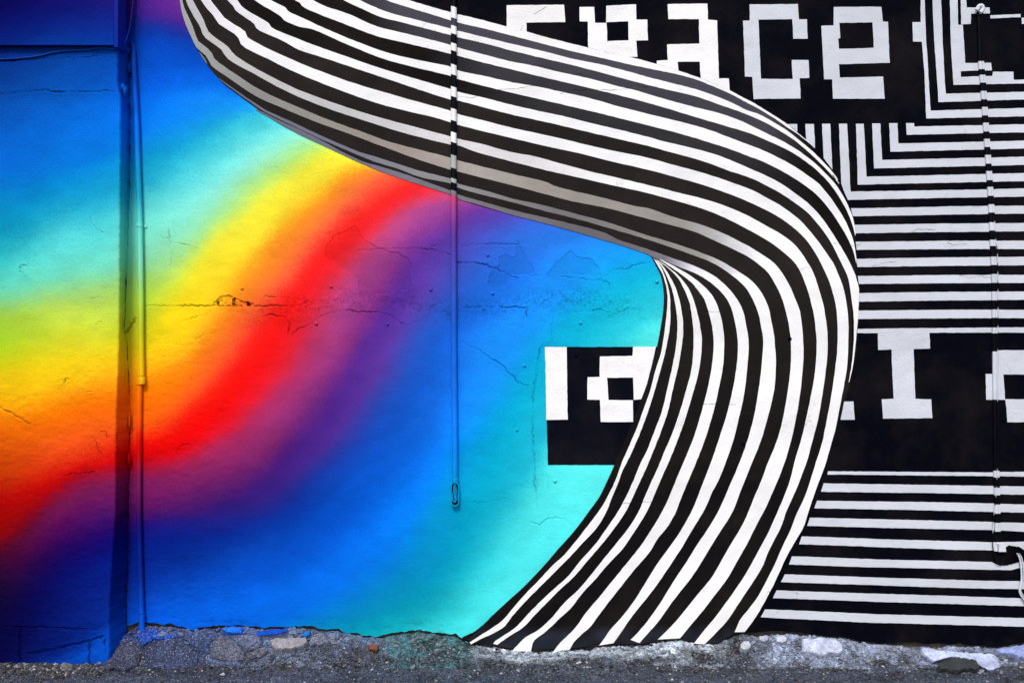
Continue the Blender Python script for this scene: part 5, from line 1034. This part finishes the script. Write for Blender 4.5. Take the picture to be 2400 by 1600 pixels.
br = rng.random(NG) < 0.10; Cg[br] = gg[br][:, None] * np.array([1.25, .95, .72])
Cg = overspray(gx / M + 1200, -gt, Cg)
o = obj('gravel', Vg, Fg.tolist(), MAT_STONE, colors=np.repeat(Cg, 9, 0)); o['kind'] = 'stuff'; o['label'] = 'grey gravel and grit scattered on the asphalt'

# weeds and dry stems
def blades(name, loc, n, ln, mat, label, cat='weed', spread=.02, w=.002, leafy=False, group=None):
    V = []; F = []
    for i in range(n):
        a_ = random.uniform(0, 2 * math.pi); lean = random.uniform(.1, .9); L_ = ln * random.uniform(.6, 1.1)
        b = Vector((random.uniform(-spread, spread), random.uniform(-spread, spread) * .4, -0.002))
        d = Vector((math.cos(a_) * lean, math.sin(a_) * lean * .5 - .1, 1)).normalized(); s = d.cross(Vector((0, -1, 0.2))).normalized()
        b0 = len(V); ww = w * (3.5 if leafy else 1)
        for k in range(5):
            t = k / 4; q = b + d * L_ * t + Vector((0, -0.01, -L_ * .45)) * t * t
            wk = ww * (math.sin(math.pi * min(t * .9 + .08, 1)) if leafy else (1 - t * .85))
            V.append(q - s * wk); V.append(q + s * wk)
        for k in range(4): F.append((b0 + 2 * k, b0 + 2 * k + 1, b0 + 2 * k + 3, b0 + 2 * k + 2))
    o = obj(name, V, F, mat); o.location = loc
    tag(o, label, cat, group); return o
blades('weed', ground_hit(533, 1549), 5, .022, MAT_LEAF, 'tiny round leaved weed in front of the cracked asphalt', leafy=True, spread=.005)
blades('weed', ground_hit(992, 1508), 9, .03, MAT_LEAF, 'small spiky weed growing below the turquoise plaster', leafy=True, spread=.012)
blades('weed', ground_hit(290, 1484), 14, .04, MAT_LEAF, 'grass tuft in the corner at the foot of the conduit', spread=.03)
blades('weed', ground_hit(372, 1466), 8, .026, MAT_LEAF, 'thin grass sprig under the blue plaster right of the conduit', spread=.02)
blades('weed', ground_hit(190, 1562), 9, .016, MAT_LEAF, 'low green tuft at the foot of the projecting wall', spread=.02)
blades('weed', ground_hit(2238, 1566), 16, .03, MAT_LEAF, 'grass tuft against the dark mossy slab at lower right', spread=.04)
blades('weed', ground_hit(1172, 1520), 8, .018, MAT_LEAF, 'low weed between two white ribbon stripe ends', leafy=True, spread=.012)
blades('weed', ground_hit(1795, 1522), 8, .02, MAT_LEAF, 'low weed just left of the small rounded white stone', spread=.02)
blades('weed', ground_hit(510, 1480), 8, .016, MAT_LEAF, 'low weed behind the cracked asphalt under the blue plaster', leafy=True, spread=.012)
for pl, lab in (([(213,1574),(228,1560),(240,1545),(249,1529)], 'dry pale stem leaning on the cracked asphalt near the left corner'),
                ([(790,1512),(800,1500),(812,1495),(835,1509),(855,1511)], 'dry twig lying in the rubble left of the brick shard'),
                ([(2142,1532),(2170,1540),(2185,1552),(2192,1565)], 'curved dry straw at the left end of the long white slab')):
    path = [ground_hit(x, y) + Vector((0, -.004, .006)) for x, y in smooth(pl, 14)]
    base = path[0].copy(); V, F = tube([p_ - base for p_ in path], [.0016] * 10 + [.0012, .001, .0008, .0006], 6)
    o = obj('dry_stem', V, F, MAT_TWIG, smoothed=True); o.location = base; tag(o, lab, 'stem')
